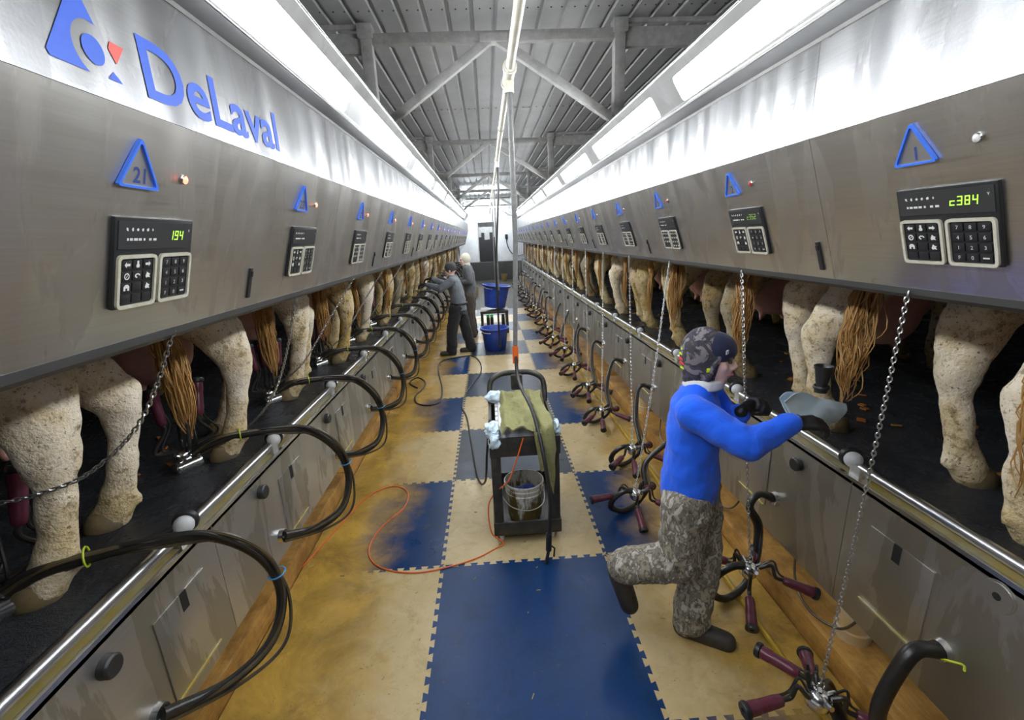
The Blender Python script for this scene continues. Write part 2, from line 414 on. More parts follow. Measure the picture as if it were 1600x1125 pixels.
# ------------------------------------------------------------------ steel kerb walls
def kerbwall(side):
    X = XL if side < 0 else XR; zb, zt = (.37, .925) if side < 0 else (.30, .935)
    e = empty('wall_left' if side < 0 else 'wall_right', (X, 0, 0))
    tag(e, 'low stainless steel kerb wall of the %s cow deck' % ('left' if side < 0 else 'right'), 'wall', kind='structure')
    out = -side            # towards the aisle
    bay = PITCH*2; y = Y0; i = 0
    y = 1.70-bay*2
    y = y if side < 0 else y-.02
    pm_ = None
    while y < Y1:
        mb = MB(); mb.bx(0, side*.03, y+.0015, y+bay-.0015, zb, zt)
        mb.build('steel_panel', M['steel_wall'], e, False); y += bay
    MB().bx(out*.004, side*.012, Y0, Y1, zt-.012, zt+.004).build('bright_top_edge', M['edge'], e)
    MB().bx(0, side*.12, Y0, Y1, zt-.03, zt+.0015).build('top_ledge', M['ledge'], e)
    MB().bx(side*.03, side*.3, Y0, Y1, zb+.05, zt-.03).build('backing', M['dark'], e)
    # per stall: access plate with slot, rubber bumper, hose socket
    mp = MB(); mp.bx(out*.006, 0, -.14, .14, .44, .79, b=.003); mp_ = mp.mesh('access_plate', M['steel_wall'])
    ms = MB().bx(out*.0075, out*.002, -.0, .035, .715, .79).mesh('slot', M['dark'])
    mt = MB().bx(out*.012, 0, -.13, .13, .432, .440).mesh('plate_lip', M['ledge'])
    prof = [(0, .03), (.03, .03), (.036, .024), (.036, 0)]
    mbp = MB().lathe(prof, 20, frame((0, 0, 0), (0, 1, 0), (0, 0, 1), (out, 0, 0)) if out > 0 else frame((0, 0, 0), (0, 0, 1), (0, 1, 0), (out, 0, 0)))
    mbm = mbp.mesh('rubber_bumper', M['black_rubber'])
    soc = MB().lathe([(.0, .01), (.02, .012), (.034, .02), (.036, .02), (.042, .0)], 16, frame((0, 0, 0), (0, 1, 0), (0, 0, 1), (out, 0, 0)))
    scm = soc.mesh('hose_socket', M['chrome'])
    for k in range(-2, NST):
        y = 1.455+PITCH*k if side < 0 else 1.41+PITCH*k
        pl = link('access_plate', mp_, e); pl.location = (0, y, 0)
        s_ = link('slot', ms, pl); s_.location = (0, -.01, 0)
        l_ = link('plate_lip', mt, pl)
        b = link('rubber_bumper', mbm, e); b.location = (0, (1.13 if side < 0 else 1.05)+PITCH*k, .825)
        if side > 0 and k == 0:
            b.data = MB().lathe([(0, .004), (.012, .004), (.0121, .0065), (.045, .0065), (.0451, .004), (.05, .004), (.052, 0)], 28, frame((0, 0, 0), (0, 0, 1), (0, 1, 0), (out, 0, 0))).mesh('round_cover', M['steel_wall'])
            b.name = 'round_cover'; b.location.y = 1.083; b.location.z = .864
            h = MB().lathe([(0, .0068), (.013, .0068), (.013, 0)], 16, frame((0, 0, 0), (0, 0, 1), (0, 1, 0), (out, 0, 0))).build('hole', M['dark'], b)
        sc = link('hose_socket', scm, e); sc.location = (0, (1.235 if side < 0 else 1.19)+PITCH*k, .49 if side < 0 else .53)
    return e
kerbwall(-1); kerbwall(1)

# cow decks
for side, name in ((-1, 'deck_left'), (1, 'deck_right')):
    X = (XL if side < 0 else XR)+side*.11
    nx, ny = 34, 150; mb = MB(); vs = []; fs = []
    rnd = random.Random(3)
    for j in range(ny+1):
        for i in range(nx+1):
            vs.append((X+side*5.2*(i/nx)**1.6, Y0-.6+(END-Y0+.6)*j/ny, DECK+rnd.uniform(-.006, .006)))
    for j in range(ny):
        for i in range(nx): fs.append((j*(nx+1)+i, j*(nx+1)+i+1, (j+1)*(nx+1)+i+1, (j+1)*(nx+1)+i))
    mb.add(vs, fs); o = mb.build(name, M['deck'])
    tag(o, 'dark muddy rubber deck where the %s row of cows stands' % ('left' if side < 0 else 'right'), 'deck', kind='structure')
    # scraps of feed and dung
    mb = MB(); 
    for i in range(48):
        x = X+side*rnd.uniform(.08, 1.0); y = rnd.uniform(.5, 9); s = rnd.uniform(.012, .04)
        mb.box((0, 0, 0), (s*rnd.uniform(1, 2), s, .008), T(x, y, DECK+.009) @ Matrix.Rotation(rnd.uniform(0, 3), 4, 'Z') @ Matrix.Rotation(rnd.uniform(-.3, .3), 4, 'X'))
    o = mb.build('feed_scraps', pm('feed_scraps', (.3, .14, .02), .7, 0, .8, 9, .3, 40, (.35, .05, .01), .6, 4, 'World'))
    tag(o, 'scattered orange and yellow scraps on the %s cow deck' % ('left' if side < 0 else 'right'), 'debris', kind='stuff')

# rails on top of the kerb walls
def rail(side):
    X, Z = (-1.255, .965) if side < 0 else (1.585, .975)
    e = empty('kerb_rail', (X, 0, Z)); tag(e, 'polished steel tube rail along the top of the %s kerb wall' % ('left' if side < 0 else 'right'), 'rail')
    yb = [(1.59 if side < 0 else 1.72)+PITCH*k - (.19 if side < 0 and k else 0) for k in range(-2, NST)]
    ys = [Y0]+yb+[Y1]
    for a, b in zip(ys[:-1], ys[1:]):
        MB().cyl((0, a+.03, 0), (0, b-.03, 0), .0215, n=16).build('rail_tube', M['rail'], e)
    cl = MB().bx(-.028, .028, -.035, .02, -.04, .012, b=.004).mesh('clamp', M['galv'])
    ro = MB().sphere((0, 0, .004), (.037, .034, .037), 18, 12).mesh('hose_roller', M['white_plastic'])
    ri = MB().lathe([(.02, .0), (.043, .0), (.047, .008), (.047, .02), (.043, .028), (.02, .028)], 20, frame((0, .008, .004), (1, 0, 0), (0, 0, 1), (0, -1, 0)) @ T(0, 0, -.036)).mesh('roller_rim', M['black_rubber'])
    for y in yb:
        c_ = link('clamp', cl, e); c_.location = (0, y-.02, -.005)
        r_ = link('hose_roller', ro, e); r_.location = (0, y+.018, .012)
        r_.rotation_euler = (0, 0, side*-.35); q = link('roller_rim', ri, r_)
rail(-1); rail(1)

# ------------------------------------------------------------------ overhead cabinets
def cabinet(side):
    B, Cc, P = (LB, LC, LP) if side < 0 else (RB, RC, RP)
    nm = 'left' if side < 0 else 'right'
    e = empty('milking_cabinet', (Cc[0], 0, B[1])); tag(e, 'long overhanging stainless steel cabinet along the %s side of the pit' % nm, 'cabinet')
    ox, oz = Cc[0], B[1]; back = B[0]+side*.17
    bay = PITCH*2; y = (.70 if side < 0 else 1.685)-bay*(1 if side < 0 else 2)
    lb = (B[0]-ox, 0); lc = (Cc[0]-ox, Cc[1]-oz); lp = (P[0]-ox, P[1]-oz); g = side*.02
    while y < Y1:
        a, b = max(y, Y0)+.001, min(y+bay, Y1)-.001
        if b-a > .05:
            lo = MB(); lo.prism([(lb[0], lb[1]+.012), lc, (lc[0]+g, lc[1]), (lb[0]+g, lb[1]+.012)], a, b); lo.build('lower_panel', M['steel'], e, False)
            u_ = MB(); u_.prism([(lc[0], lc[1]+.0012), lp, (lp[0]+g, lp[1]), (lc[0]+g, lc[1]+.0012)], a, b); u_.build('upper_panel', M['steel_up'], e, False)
        y += bay
    # rolled dark lip under the front, bright top fold, body behind
    bk = back-ox
    MB().prism([(lb[0]-side*.003, .014), (lb[0]-side*.002, -.006), (lb[0]+side*.012, -.018), (bk, -.018), (bk, .014)], Y0, Y1).build('bottom_lip', pm('lip_steel', (.12, .12, .12), .4, .8, .2), e)
    MB().prism([(lp[0]-side*.003, lp[1]-.006), (lp[0]-side*.003, lp[1]+.008), (lp[0]+side*.06, lp[1]+.008), (lp[0]+side*.06, lp[1]-.006)], Y0, Y1).build('top_fold', M['edge'], e)
    MB().prism([(lb[0]+g*1.05, .016), (lc[0]+g*1.05, lc[1]), (lp[0]+g*1.05, lp[1]-.002), (bk+side*.06, lp[1]-.002), (bk, .016)], Y0, Y1).build('body', M['galv'], e)
    # black finger slots in every second bay
    v = Vector((Cc[0]-B[0], 0, Cc[1]-B[1])).normalized(); u = Vector((0, -side, 0)); n = u.cross(v)
    sm = MB().box((0, .105, 0), (.022, .115, .006), b=.004).mesh('slot_handle', M['panel_black'])
    sm2 = MB().box((.0, .14, .004), (.012, .02, .006)).mesh('slot_catch', M['black_rubber'])
    for j in range(-1, 10):
        s_ = link('slot_handle', sm, e); s_.matrix_local = frame((lb[0], (1.76 if side < 0 else 1.74)+bay*j, 0), u, v, n)
        c_ = link('slot_catch', sm2, s_)
    return e
cabL, cabR = cabinet(-1), cabinet(1)
# wordmark and emblem on the left upper panel
def flat(poly, x):
    mb = MB(); n = len(poly); mb.add([(x, a, b) for a, b in poly], [tuple(range(n))]); return mb
ox, oz = LC[0], LB[1]
def clipring(cy, cz, r, n=40): return [(cy+r*math.cos(2*math.pi*i/n), cz+r*math.sin(2*math.pi*i/n)) for i in range(n)]
T0, T1, T2 = Vector((.955, 2.372)), Vector((1.063, 2.535)), Vector((1.137, 2.372)); cc, ro, ri = Vector((1.078, 2.418)), .052, .027
def half_tri():
    bm = bmesh.new(); N = 90; mb = MB()
    # emblem: triangle minus a ring, kept left of the ring's right edge
    vs, fs = [], []; n = 64
    def inside(p):
        def s(a, b): return (b.x-a.x)*(p.y-a.y)-(b.y-a.y)*(p.x-a.x)
        q = [s(T0, T1), s(T1, T2), s(T2, T0)]; return all(v <= 0 for v in q) or all(v >= 0 for v in q)
    # outer piece as strips along rays from the ring centre
    for i in range(n):
        a0, a1 = 2*math.pi*i/n, 2*math.pi*(i+1)/n
        am = (a0+a1)/2; deg = math.degrees(am) % 360
        if not (44 < deg < 262): continue
        q = []
        for a in (a0, a1):
            d = Vector((math.cos(a), math.sin(a))); t = ro; lo, hi = 0, .3
            for _ in range(30):
                mid = (lo+hi)/2
                if inside(cc+d*mid): lo = mid
                else: hi = mid
            q.append((cc+d*ro, cc+d*max(lo, ro)))
        b = len(vs); vs += [q[0][0], q[0][1], q[1][1], q[1][0]]; fs.append((b, b+1, b+2, b+3))
    mb.add([(LC[0]+.0015-ox, v.x, v.y-oz) for v in vs], fs); bm.free(); return mb
half_tri().build('emblem', M['logo_blue'], cabL, False)
flat([(a, b-oz) for a, b in clipring(cc.x-.003, cc.y, ri)], LC[0]+.0015-ox).build('emblem_dot', M['logo_blue'], cabL, False)
flat([(1.117, 2.436-oz), (1.126, 2.452-oz), (1.163, 2.450-oz), (1.131, 2.410-oz)], LC[0]+.0015-ox).build('emblem_red', M['logo_red'], cabL, False)
flat([(1.098, 2.374-oz), (1.116, 2.392-oz), (1.137, 2.374-oz)], LC[0]+.0015-ox).build('emblem_corner', M['logo_blue'], cabL, False)
wm = link('wordmark', text_mesh('DeLaval', M['logo_blue'], .69, .132, .0, .018), cabL)
wm.matrix_local = frame((LC[0]+.0018-ox, 1.556, 2.434-oz), (0, 1, 0), (0, 0, 1), (1, 0, 0))

# ------------------------------------------------------------------ light hoods with fluorescent panels
LX = {-1: ((-.835, 2.785), (-.83, 2.80), (-.757, 2.936), (-.713, 2.985)), 1: ((1.315, 2.785), (1.30, 2.80), (1.215, 2.936), (1.18, 2.988))}
for side in (-1, 1):
    nm = 'left' if side < 0 else 'right'
    a, b, c, d = LX[side]
    lp = LP if side < 0 else RP
    e = empty('light_hood', (a[0], 0, a[1])); tag(e, 'long steel light hood running above the %s cabinet' % nm, 'light hood')
    ox_, oz_ = a
    q = lambda p: (p[0]-ox_, p[1]-oz_)
    A, Bq, Cq, D = q(a), q(b), q(c), q(d)
    g = side*.03
    lst = 1.28-2.2*1; 
    # lower strip, upper strip and bridges between panels leave openings for the diffusers
    def strip(p, r, y0_, y1_, name):
        MB().prism([p, r, (r[0]+g, r[1]+.004), (p[0]+g, p[1]+.004)], y0_, y1_).build(name, M['steel_hood'], e, False)
    strip(A, Bq, Y0, Y1, 'lower_strip'); strip(Cq, D, Y0, Y1, 'upper_strip')
    MB().cyl((A[0], Y0, A[1]), (A[0], Y1, A[1]), .011, n=10).build('lip', M['steel_hood'], e)
    MB().cyl((D[0], Y0, D[1]), (D[0], Y1, D[1]), .008, n=10).build('top_edge', M['edge'], e)
    bk = q((lp[0]+side*.30, 2.80))
    MB().prism([(A[0], A[1]+.004), (bk[0], bk[1]-.10), (bk[0], bk[1]-.085), (A[0]+side*.0, A[1]+.012)], Y0, Y1).build('underside', pm('hood_underside', (.2, .2, .21), .45, .7, .15), e, False)
    MB().prism([(D[0], D[1]), (bk[0], D[1]+.06), (bk[0], D[1]+.05), (D[0], D[1]-.006)], Y0, Y1).build('roof', M['galv'], e, False)
    MB().prism([(bk[0], bk[1]-.1), (bk[0], D[1]+.06), (bk[0]+side*.01, D[1]+.06), (bk[0]+side*.01, bk[1]-.1)], Y0, Y1).build('back', M['galv'], e, False)
    tdir = Vector((Cq[0]-Bq[0], 0, Cq[1]-Bq[1])); W_ = tdir.length; tdir.normalize(); u = Vector((0, -side, 0)); nrm = u.cross(tdir)
    LL = 1.83
    dm = MB(); pts = []
    for cx, cy, a0 in ((LL/2-.03, W_-.03, 0), (-LL/2+.03, W_-.03, 90), (-LL/2+.03, .03, 180), (LL/2-.03, .03, 270)):
        for s in range(5): pts.append((cx+.028*math.cos(R(a0+s*22.5)), cy+.028*math.sin(R(a0+s*22.5))))
    dm.prism(pts, -.012, -.002, axis='z'); dm = dm.mesh('diffuser', M['light'], False)
    fm = MB(); n_ = len(pts); outer = [(-LL/2-.02 if p[0] < 0 else LL/2+.02, 0 if p[1] < W_/2 else W_) for p in pts]
    fm.add([(p[0], p[1], 0) for p in pts]+[(p[0], p[1], 0) for p in outer]+[(p[0], p[1], -.012) for p in pts],
           [(i, (i+1) % n_, n_+(i+1) % n_, n_+i) for i in range(n_)]+[(i, 2*n_+i, 2*n_+(i+1) % n_, (i+1) % n_) for i in range(n_)])
    fm = fm.mesh('frame', M['steel_hood'], False)
    ys = []
    for k in range(-1, 9):
        yc = 2.21+2.205*k
        if yc+LL/2 > Y1 or yc-LL/2 < Y0: continue
        ys.append(yc)
        L = empty('fluorescent_light', (0, 0, 0), 0, 'white fluorescent light set in the %s hood, %s' % (nm, nth(k+1)), 'light', 'fluorescent lights in the hoods')
        L.matrix_world = frame((b[0], yc, b[1]), u, tdir, nrm)
        link('diffuser', dm, L); link('frame', fm, L)
    edges = [Y0]+[v for yc in ys for v in (yc-LL/2-.02, yc+LL/2+.02)]+[Y1]
    for i in range(0, len(edges), 2):
        if edges[i+1]-edges[i] > .01: strip(Bq, Cq, edges[i], edges[i+1], 'bridge')

# ------------------------------------------------------------------ stall controls on the cabinets
def face(side, y):
    B, Cc = (LB, LC) if side < 0 else (RB, RC)
    v = Vector((Cc[0]-B[0], 0, Cc[1]-B[1])).normalized(); u = Vector((0, -side, 0))
    return frame((B[0], y, B[1]), u, v, u.cross(v))
hw, v0, v1 = .139, .104, .325
me_house = MB().box((0, (v0+v1)/2, .003), (hw*2, v1-v0, .012), b=.005).mesh('housing', M['panel_black'])
me_disp = MB().box((0, .283, .0095), (hw*2-.016, .066, .003)).mesh('display', M['panel_grey'])
def rimmesh(cx, w):
    mb = MB(); cy, h = .171, .131
    def rr(w_, h_, r):
        o = []
        for sx, sy, a0 in ((1, 1, 0), (-1, 1, 90), (-1, -1, 180), (1, -1, 270)):
            for s in range(4): o.append((cx+sx*(w_/2-r)+r*math.cos(R(a0+30*s)), cy+sy*(h_/2-r)+r*math.sin(R(a0+30*s))))
        return o
    a, b = rr(w, h, .012), rr(w-.016, h-.016, .007); n = len(a)
    mb.add([(*p, .009) for p in a]+[(*p, .015) for p in a]+[(*p, .015) for p in b]+[(*p, .010) for p in b],
           [(i, (i+1) % n, n+(i+1) % n, n+i) for i in range(n)]+[(n+i, n+(i+1) % n, 2*n+(i+1) % n, 2*n+i) for i in range(n)]+[(2*n+i, 2*n+(i+1) % n, 3*n+(i+1) % n, 3*n+i) for i in range(n)])
    return mb.mesh('keypad_rim', M['panel_rim'])
me_rim = [rimmesh(-.069, .128), rimmesh(.069, .128)]
me_key = MB().box((0, 0, .0105), (.030, .022, .004), b=.0015).mesh('key', M['key'])
def icon(kind):            # simple pictograms: arrow, flask, disc, loop, bell, house
    mb = MB(); z = .0129
    P = {'arrow': [(-.009, 0), (-.002, .007), (-.002, .003), (.009, .003), (.009, -.003), (-.002, -.003), (-.002, -.007)],
         'arrow2': [(.009, 0), (.002, .007), (.002, .003), (-.009, .003), (-.009, -.003), (.002, -.003), (.002, -.007)],
         'flask': [(-.003, .009), (.003, .009), (.003, .002), (.006, -.003), (.004, -.008), (-.004, -.008), (-.006, -.003), (-.003, .002)],
         'house': [(-.009, -.007), (-.009, .003), (-.004, .008), (.004, .008), (.009, .003), (.009, -.007), (.003, -.007), (.003, -.001), (-.003, -.001), (-.003, -.007)],
         'drop': [(-.007, -.003), (-.002, .008), (.003, .004), (.009, .002), (.006, -.002), (.009, -.008), (.002, -.006), (-.004, -.008)],
         'bar': [(-.008, .002), (.008, .002), (.008, -.002), (-.008, -.002)]}
    if kind == 'disc':
        n = 16; a = [(.0085*math.cos(6.2832*i/n), .0085*math.sin(6.2832*i/n), z) for i in range(n)]; b = [(p[0]*.66, p[1]*.66, z) for p in a]
        mb.add(a+b, [(i, (i+1) % n, n+(i+1) % n, n+i) for i in range(n)]); mb.add([(-.005, -.004, z), (-.004, -.005, z), (.005, .004, z), (.004, .005, z)], [(0, 1, 2, 3)])
    elif kind == 'loop':
        n = 12; a = [(.009*math.cos(5*i/n), .006*math.sin(5*i/n), z) for i in range(n)]; b = [(p[0]*.5, p[1]*.45, z) for p in a]
        mb.add(a+b, [(i, i+1, n+i+1, n+i) for i in range(n-1)])
    else: mb.add([(x, y, z) for x, y in P[kind]], [tuple(range(len(P[kind])))])
    return mb.mesh('legend', M['legend'], False)
icons = {k: icon(k) for k in ('arrow', 'arrow2', 'flask', 'house', 'drop', 'bar', 'disc', 'loop')}
lay_icons = [['arrow', 'flask', 'arrow2'], ['disc', 'loop', 'drop'], ['house', None, 'drop'], [None, None, None]]
lay_nums = [['7', '8', '9'], ['4', '5', '6'], ['1', '2', '3'], ['F', '0', 'bar']]
def symbol_rows():
    mb = MB(); r_ = random.Random(4)
    for i in range(6):
        x = -.105+i*.0165; s = .0042
        poly = [(x+s*math.cos(a+r_.uniform(-.3, .3))*r_.uniform(.5, 1.2), .297+s*math.sin(a)*r_.uniform(.7, 1.3)) for a in (0, 1.05, 2.1, 3.14, 4.2, 5.2)]
        mb.add([(a, b, .0112) for a, b in poly], [tuple(range(6))])
    for x, w in ((-.103, .006), (-.092, .01), (-.078, .012), (-.064, .01), (-.05, .006), (-.03, .009), (-.014, .011)):
        mb.add([(x-w/2, .2705, .0112), (x+w/2, .2705, .0112), (x+w/2, .2765, .0112), (x-w/2, .2765, .0112)], [(0, 1, 2, 3)])
    mb.add([(.115, .3, .0112), (.118, .292, .0112), (.121, .3, .0112), (.1195, .3, .0112), (.118, .296, .0112), (.1165, .3, .0112)], [tuple(range(6))])
    return mb.mesh('symbols', M['legend'], False)
me_sym = symbol_rows()
def simplepad():
    mb = MB()
    for cx in (-.069, .069):
        for r_ in range(4):
            for c_ in range(3):
                if cx < 0 and r_ == 3: continue
                x, y = cx+(c_-1)*.034, .213-r_*.028
                mb.add([(x-.006, y-.006, .0125), (x+.006, y-.006, .0125), (x+.006, y+.005, .0125), (x-.006, y+.005, .0125)], [(0, 1, 2, 3)])
    return mb.mesh('key_legends', M['legend'], False)
me_simple = simplepad()
SEG = {'0': 'abcdef', '1': 'bc', '2': 'abged', '3': 'abgcd', '4': 'fgbc', '5': 'afgcd', '6': 'afgedc', '7': 'abc', '8': 'abcdefg', '9': 'abcdfg', 'C': 'afed', 'c': 'ged', ' ': ''}
def seven(s, w=.0135, h=.024, gap=.006):
    mb = MB(); t = .0028; tot = len(s)*(w+gap)
    for i, ch in enumerate(s):
        x = .098-tot+i*(w+gap)
        S = {'a': (0, h-t, w, h), 'b': (w-t, h/2, w, h), 'c': (w-t, 0, w, h/2), 'd': (0, 0, w, t), 'e': (0, 0, t, h/2), 'f': (0, h/2, t, h), 'g': (0, h/2-t/2, w, h/2+t/2)}
        for g in SEG.get(ch, ''):
            a, b, c, d = S[g]; sl = .12
            mb.add([(x+a+b*sl, .272+b, .0114), (x+c+b*sl, .272+b, .0114), (x+c+d*sl, .272+d, .0114), (x+a+d*sl, .272+d, .0114)], [(0, 1, 2, 3)])
    return mb
tri = []
def tri_pts(sc):
    # rounded triangle, centre (0, .447)
    pts = [(-.066, .392), (.066, .392), (0, .507)]; cx, cy = 0, .430; out = []
    P = [Vector((cx+(a-cx)*sc, cy+(b-cy)*sc)) for a, b in pts]
    for i in range(3):
        p, a, b = P[i], P[i-1], P[(i+1) % 3]; r_ = .012*sc
        q0 = p+(a-p).normalized()*r_; q1 = p+(b-p).normalized()*r_
        for s in range(4):
            t = s/3; out.append(q0.lerp(p, t).lerp(p.lerp(q1, t), t))
    return out
ta, tb = tri_pts(1), tri_pts(.86); n = len(ta); mb = MB()
mb.add([(p.x, p.y, 0) for p in ta]+[(p.x, p.y, .009) for p in ta]+[(p.x, p.y, .009) for p in tb]+[(p.x, p.y, 0) for p in tb],
       [(r_*n+i, r_*n+(i+1) % n, (r_+1)*n+(i+1) % n, (r_+1)*n+i) for r_ in range(3) for i in range(n)])
me_tri = mb.mesh('sign_frame', M['sign_blue'])
me_tpl = MB().prism([(p.x, p.y) for p in tb], .0005, .003, axis='z').mesh('sign_plate', M['sign_plate'], False)
me_bez = MB().lathe([(.0115, 0), (.0125, .004), (.0105, .006), (.0105, .001)], 20).mesh('bezel', M['chrome'])
lens = lambda m: MB().lathe([(.0105, .001), (.0095, .007), (.005, .010), (0, .011)], 18).mesh('lens', m)
me_lens = {k: lens(M[k]) for k in ('lamp_red', 'lamp_dull', 'lamp_white')}
def stall(side, k):
    nm = 'left' if side < 0 else 'right'; num = (21 if side < 0 else 1)+k; y = (YL if side < 0 else YR)(k); FM = face(side, y)
    L = empty('control_panel', label='black keypad control panel under sign %d on the %s cabinet, %s' % (num, nm, nth(k)), cat='control panel', group='stall control panels'); L.matrix_world = FM
    link('housing', me_house, L); dp = link('display', me_disp, L)
    link('symbols', me_sym, dp)
    r_ = [link('keypad_rim', m, L) for m in me_rim]
    for z in r_: z['label'] = 'cream rim'
    val = {(-1, 0): '194', (1, 0): 'c384', (1, 1): 'c352'}.get((side, k))
    if val: seven(val).build('readout', M['readout'] if k == 0 else M['readout_dim'], dp, False)
    if k <= 1:
        for cx, lay, rim in ((-.069, lay_icons, r_[0]), (.069, lay_nums, r_[1])):
            for i in range(4):
                for j in range(3):
                    kk = link('key', me_key, L); kk.location = (cx+(j-1)*.034, .213-i*.028, 0)
                    s = lay[i][j]
                    if s is None: continue
                    if s in icons: link('legend', icons[s], kk)
                    else:
                        t_ = link('legend', text_mesh(s, M['legend'], None, .010, .0129, .0), kk)
    else: link('key_legends', me_simple, L)
    S = empty('number_sign', label='blue triangular sign reading %d on the %s cabinet, %s' % (num, nm, nth(k)), cat='sign', group='stall number signs')
    S.matrix_world = FM @ T(-.07, 0, 0)
    link('sign_frame', me_tri, S); pl = link('sign_plate', me_tpl, S)
    d = link('number', text_mesh(str(num), M['num'], None, .036, .0036, .022), pl); d.location = (.004, .421, 0)
    A = empty('indicator_lamp', cat='lamp', group='stall indicator lamps')
    kind = 'lamp_red' if side < 0 else ('lamp_white' if k == 0 else 'lamp_dull')
    A['label'] = '%s lamp beside sign %d on the %s cabinet, %s' % ({'lamp_red': 'small glowing red', 'lamp_white': 'small white', 'lamp_dull': 'small unlit red'}[kind], num, nm, nth(k))
    A.matrix_world = FM @ T(.096, .43, 0)
    link('bezel', me_bez, A); link('lens', me_lens[kind], A)
for side in (-1, 1):
    for k in range(NST): stall(side, k)

# ------------------------------------------------------------------ roof, frames, end wall, outer walls
e = empty('ceiling', (0, 0, CEIL)); tag(e, 'grey ribbed metal roof sheets', 'ceiling', kind='structure')
def sheet(y0_, y1_, dz):
    prof = []; x = -6.4
    while x < 6.6:
        prof += [(x, .0), (x+.15, .0), (x+.162, .028), (x+.188, .028)]; x += .2
    vs = []; n_ = len(prof)
    for y in (y0_, y1_): vs += [(a, y, b+dz) for a, b in prof]
    return MB().add(vs, [(i, i+1, n_+i+1, n_+i) for i in range(n_-1)])
y = -4.6; i = 0
while y < END+.2:
    sheet(y, y+3.05, .004*(i % 2)).build('roof_sheet', M['ceil'], e, False)
    mb = MB()
    for q in range(64): mb.cyl((-6.37+q*.2+.02, y+2.98, -.004), (-6.37+q*.2+.02, y+2.98, .002), .007, n=6); mb.cyl((-6.37+q*.2+.11, y+2.98, -.004), (-6.37+q*.2+.11, y+2.98, .002), .007, n=6)
    mb.build('roof_screws', M['dark'], e, False)['kind'] = 'stuff'
    y += 3.0; i += 1
def truss(y, i):
    L = empty('roof_truss', (0, y, CEIL), 0, 'grey painted steel roof frame with two diagonal braces, %s' % nth(i), 'roof truss', 'roof frames across the parlour')
    def bm_(name, p0, p1, w, h):
        p0, p1 = Vector(p0), Vector(p1); z = (p1-p0).normalized(); yv = Vector((0, 1, 0)); xv = yv.cross(z); D = (p1-p0).length
        MB().box((0, 0, D/2), (w, h, D), frame(p0, xv, yv, z), b=.012).build(name, M['beam'], L)
    zt = -.13
    bm_('top_beam', (-.9, 0, zt), (1.25, 0, zt), .085, .085)
    for sx in (-.95, 1.29):
        bm_('post', (sx, 0, -.02), (sx, 0, -.81), .10, .10)
        MB().box((sx, -.01, -.075), (.13, .13, .11), b=.01).build('post_cap', M['beam'], L)
    bm_('outer_beam', (-5.6, .02, -.155), (-1.0, .02, -.155), .16, .07); bm_('outer_beam', (1.34, .02, -.155), (5.8, .02, -.155), .16, .07)
    bm_('top_pipe', (-5.6, 0, -.03), (-1.02, 0, -.03), .04, .05); bm_('top_pipe', (1.35, 0, -.03), (5.8, 0, -.03), .04, .05)
    bm_('brace', (.12, -.02, zt-.03), (-.84, -.02, -.80), .075, .075); bm_('brace', (.2, -.02, zt-.03), (1.22, -.02, -.81), .075, .075)
    MB().box((.16, -.02, zt-.02), (.24, .11, .07), b=.008).build('gusset', M['beam'], L)
for i in range(5): truss(4.6+4.5*i, i)

for nm, X0_, X1_, Ya, Yb in (('wall_outer_left', -6.35, -6.25, -4.6, END+.1), ('wall_outer_right', 6.45, 6.55, -4.6, END+.1), ('wall_rear', -6.35, 6.5, -4.7, -4.6)):
    o = MB().bx(X0_, X1_, Ya, Yb, -.1, CEIL+.1).build(nm, M['dark_wall']); tag(o, 'dark barn wall behind the cows', 'wall', kind='structure')
# end of the pit: dark step up, white board wall with a doorway
o = MB().bx(-1.8, 2.0, 22.4, END, -.1, .86).build('wall_pit_end', M['dark_wall']); tag(o, 'dark wall closing the far end of the pit', 'wall', kind='structure')
ew = empty('wall_end', (0, END, 0)); tag(ew, 'white boarded wall at the far end of the parlour', 'wall', kind='structure')
for a, b in ((-6.3, -3.2), (-3.19, -1.65), (-1.64, -.40)): MB().bx(a, b, 0, .06, .8, 3.0).build('wall_board', M['white_wall'], ew)
for a, b in ((.42, 1.6), (1.61, 3.2), (3.21, 6.4)): MB().bx(a, b, 0, .06, .8, 3.0).build('wall_board', M['white_wall'], ew)
MB().bx(-6.3, 6.4, .02, .08, 3.0, CEIL+.1).build('upper_sheet', M['galv'], ew)
MB().bx(-.4, .42, .02, .06, 2.75, 3.0).build('lintel', M['white_wall'], ew)
d = empty('door_1', (.01, END+.02, .8)); tag(d, 'open doorway with black rubber strip curtain in the far wall', 'doorway', kind='structure')
for i in range(6):
    MB().bx(-.39+i*.135, -.39+i*.135+.15, .03+.012*(i % 2), .038+.012*(i % 2), .0, 1.25+.22*math.sin(i*1.9)).build('strip', M['black_rubber'], d)
MB().bx(-.4, .41, .5, .56, 0, 2.0).build('backdrop', M['galv'], d)
MB().bx(-.44, -.40, -.03, .06, 0, 1.97).build('door_frame', M['galv'], d); MB().bx(.41, .45, -.03, .06, 0, 1.97).build('door_frame', M['galv'], d)
o = empty('end_lamp', (.0, 21.6, 3.35), 0, 'fluorescent batten lamp hanging before the far white wall', 'lamp')
MB().bx(-1.1, 1.1, -.06, .06, .03, .09, b=.01).build('housing', M['galv'], o)
MB().cyl((-1.05, 0, .0), (1.05, 0, .0), .022, n=12).build('tube', emis('end_tube', (.85, .93, 1), 130), o)
MB().cyl((-.8, 0, .09), (-.8, 0, .5), .006, n=6).build('hanger', M['galv'], o); MB().cyl((.8, 0, .09), (.8, 0, .5), .006, n=6).build('hanger', M['galv'], o)
o = empty('wall_switch', (.98, END-.01, 2.03), 0, 'small black switch box with dangling cable on the far wall', 'switch')
MB().box((0, -.03, 0), (.12, .06, .22), b=.01).build('box', M['black_rubber'], o)
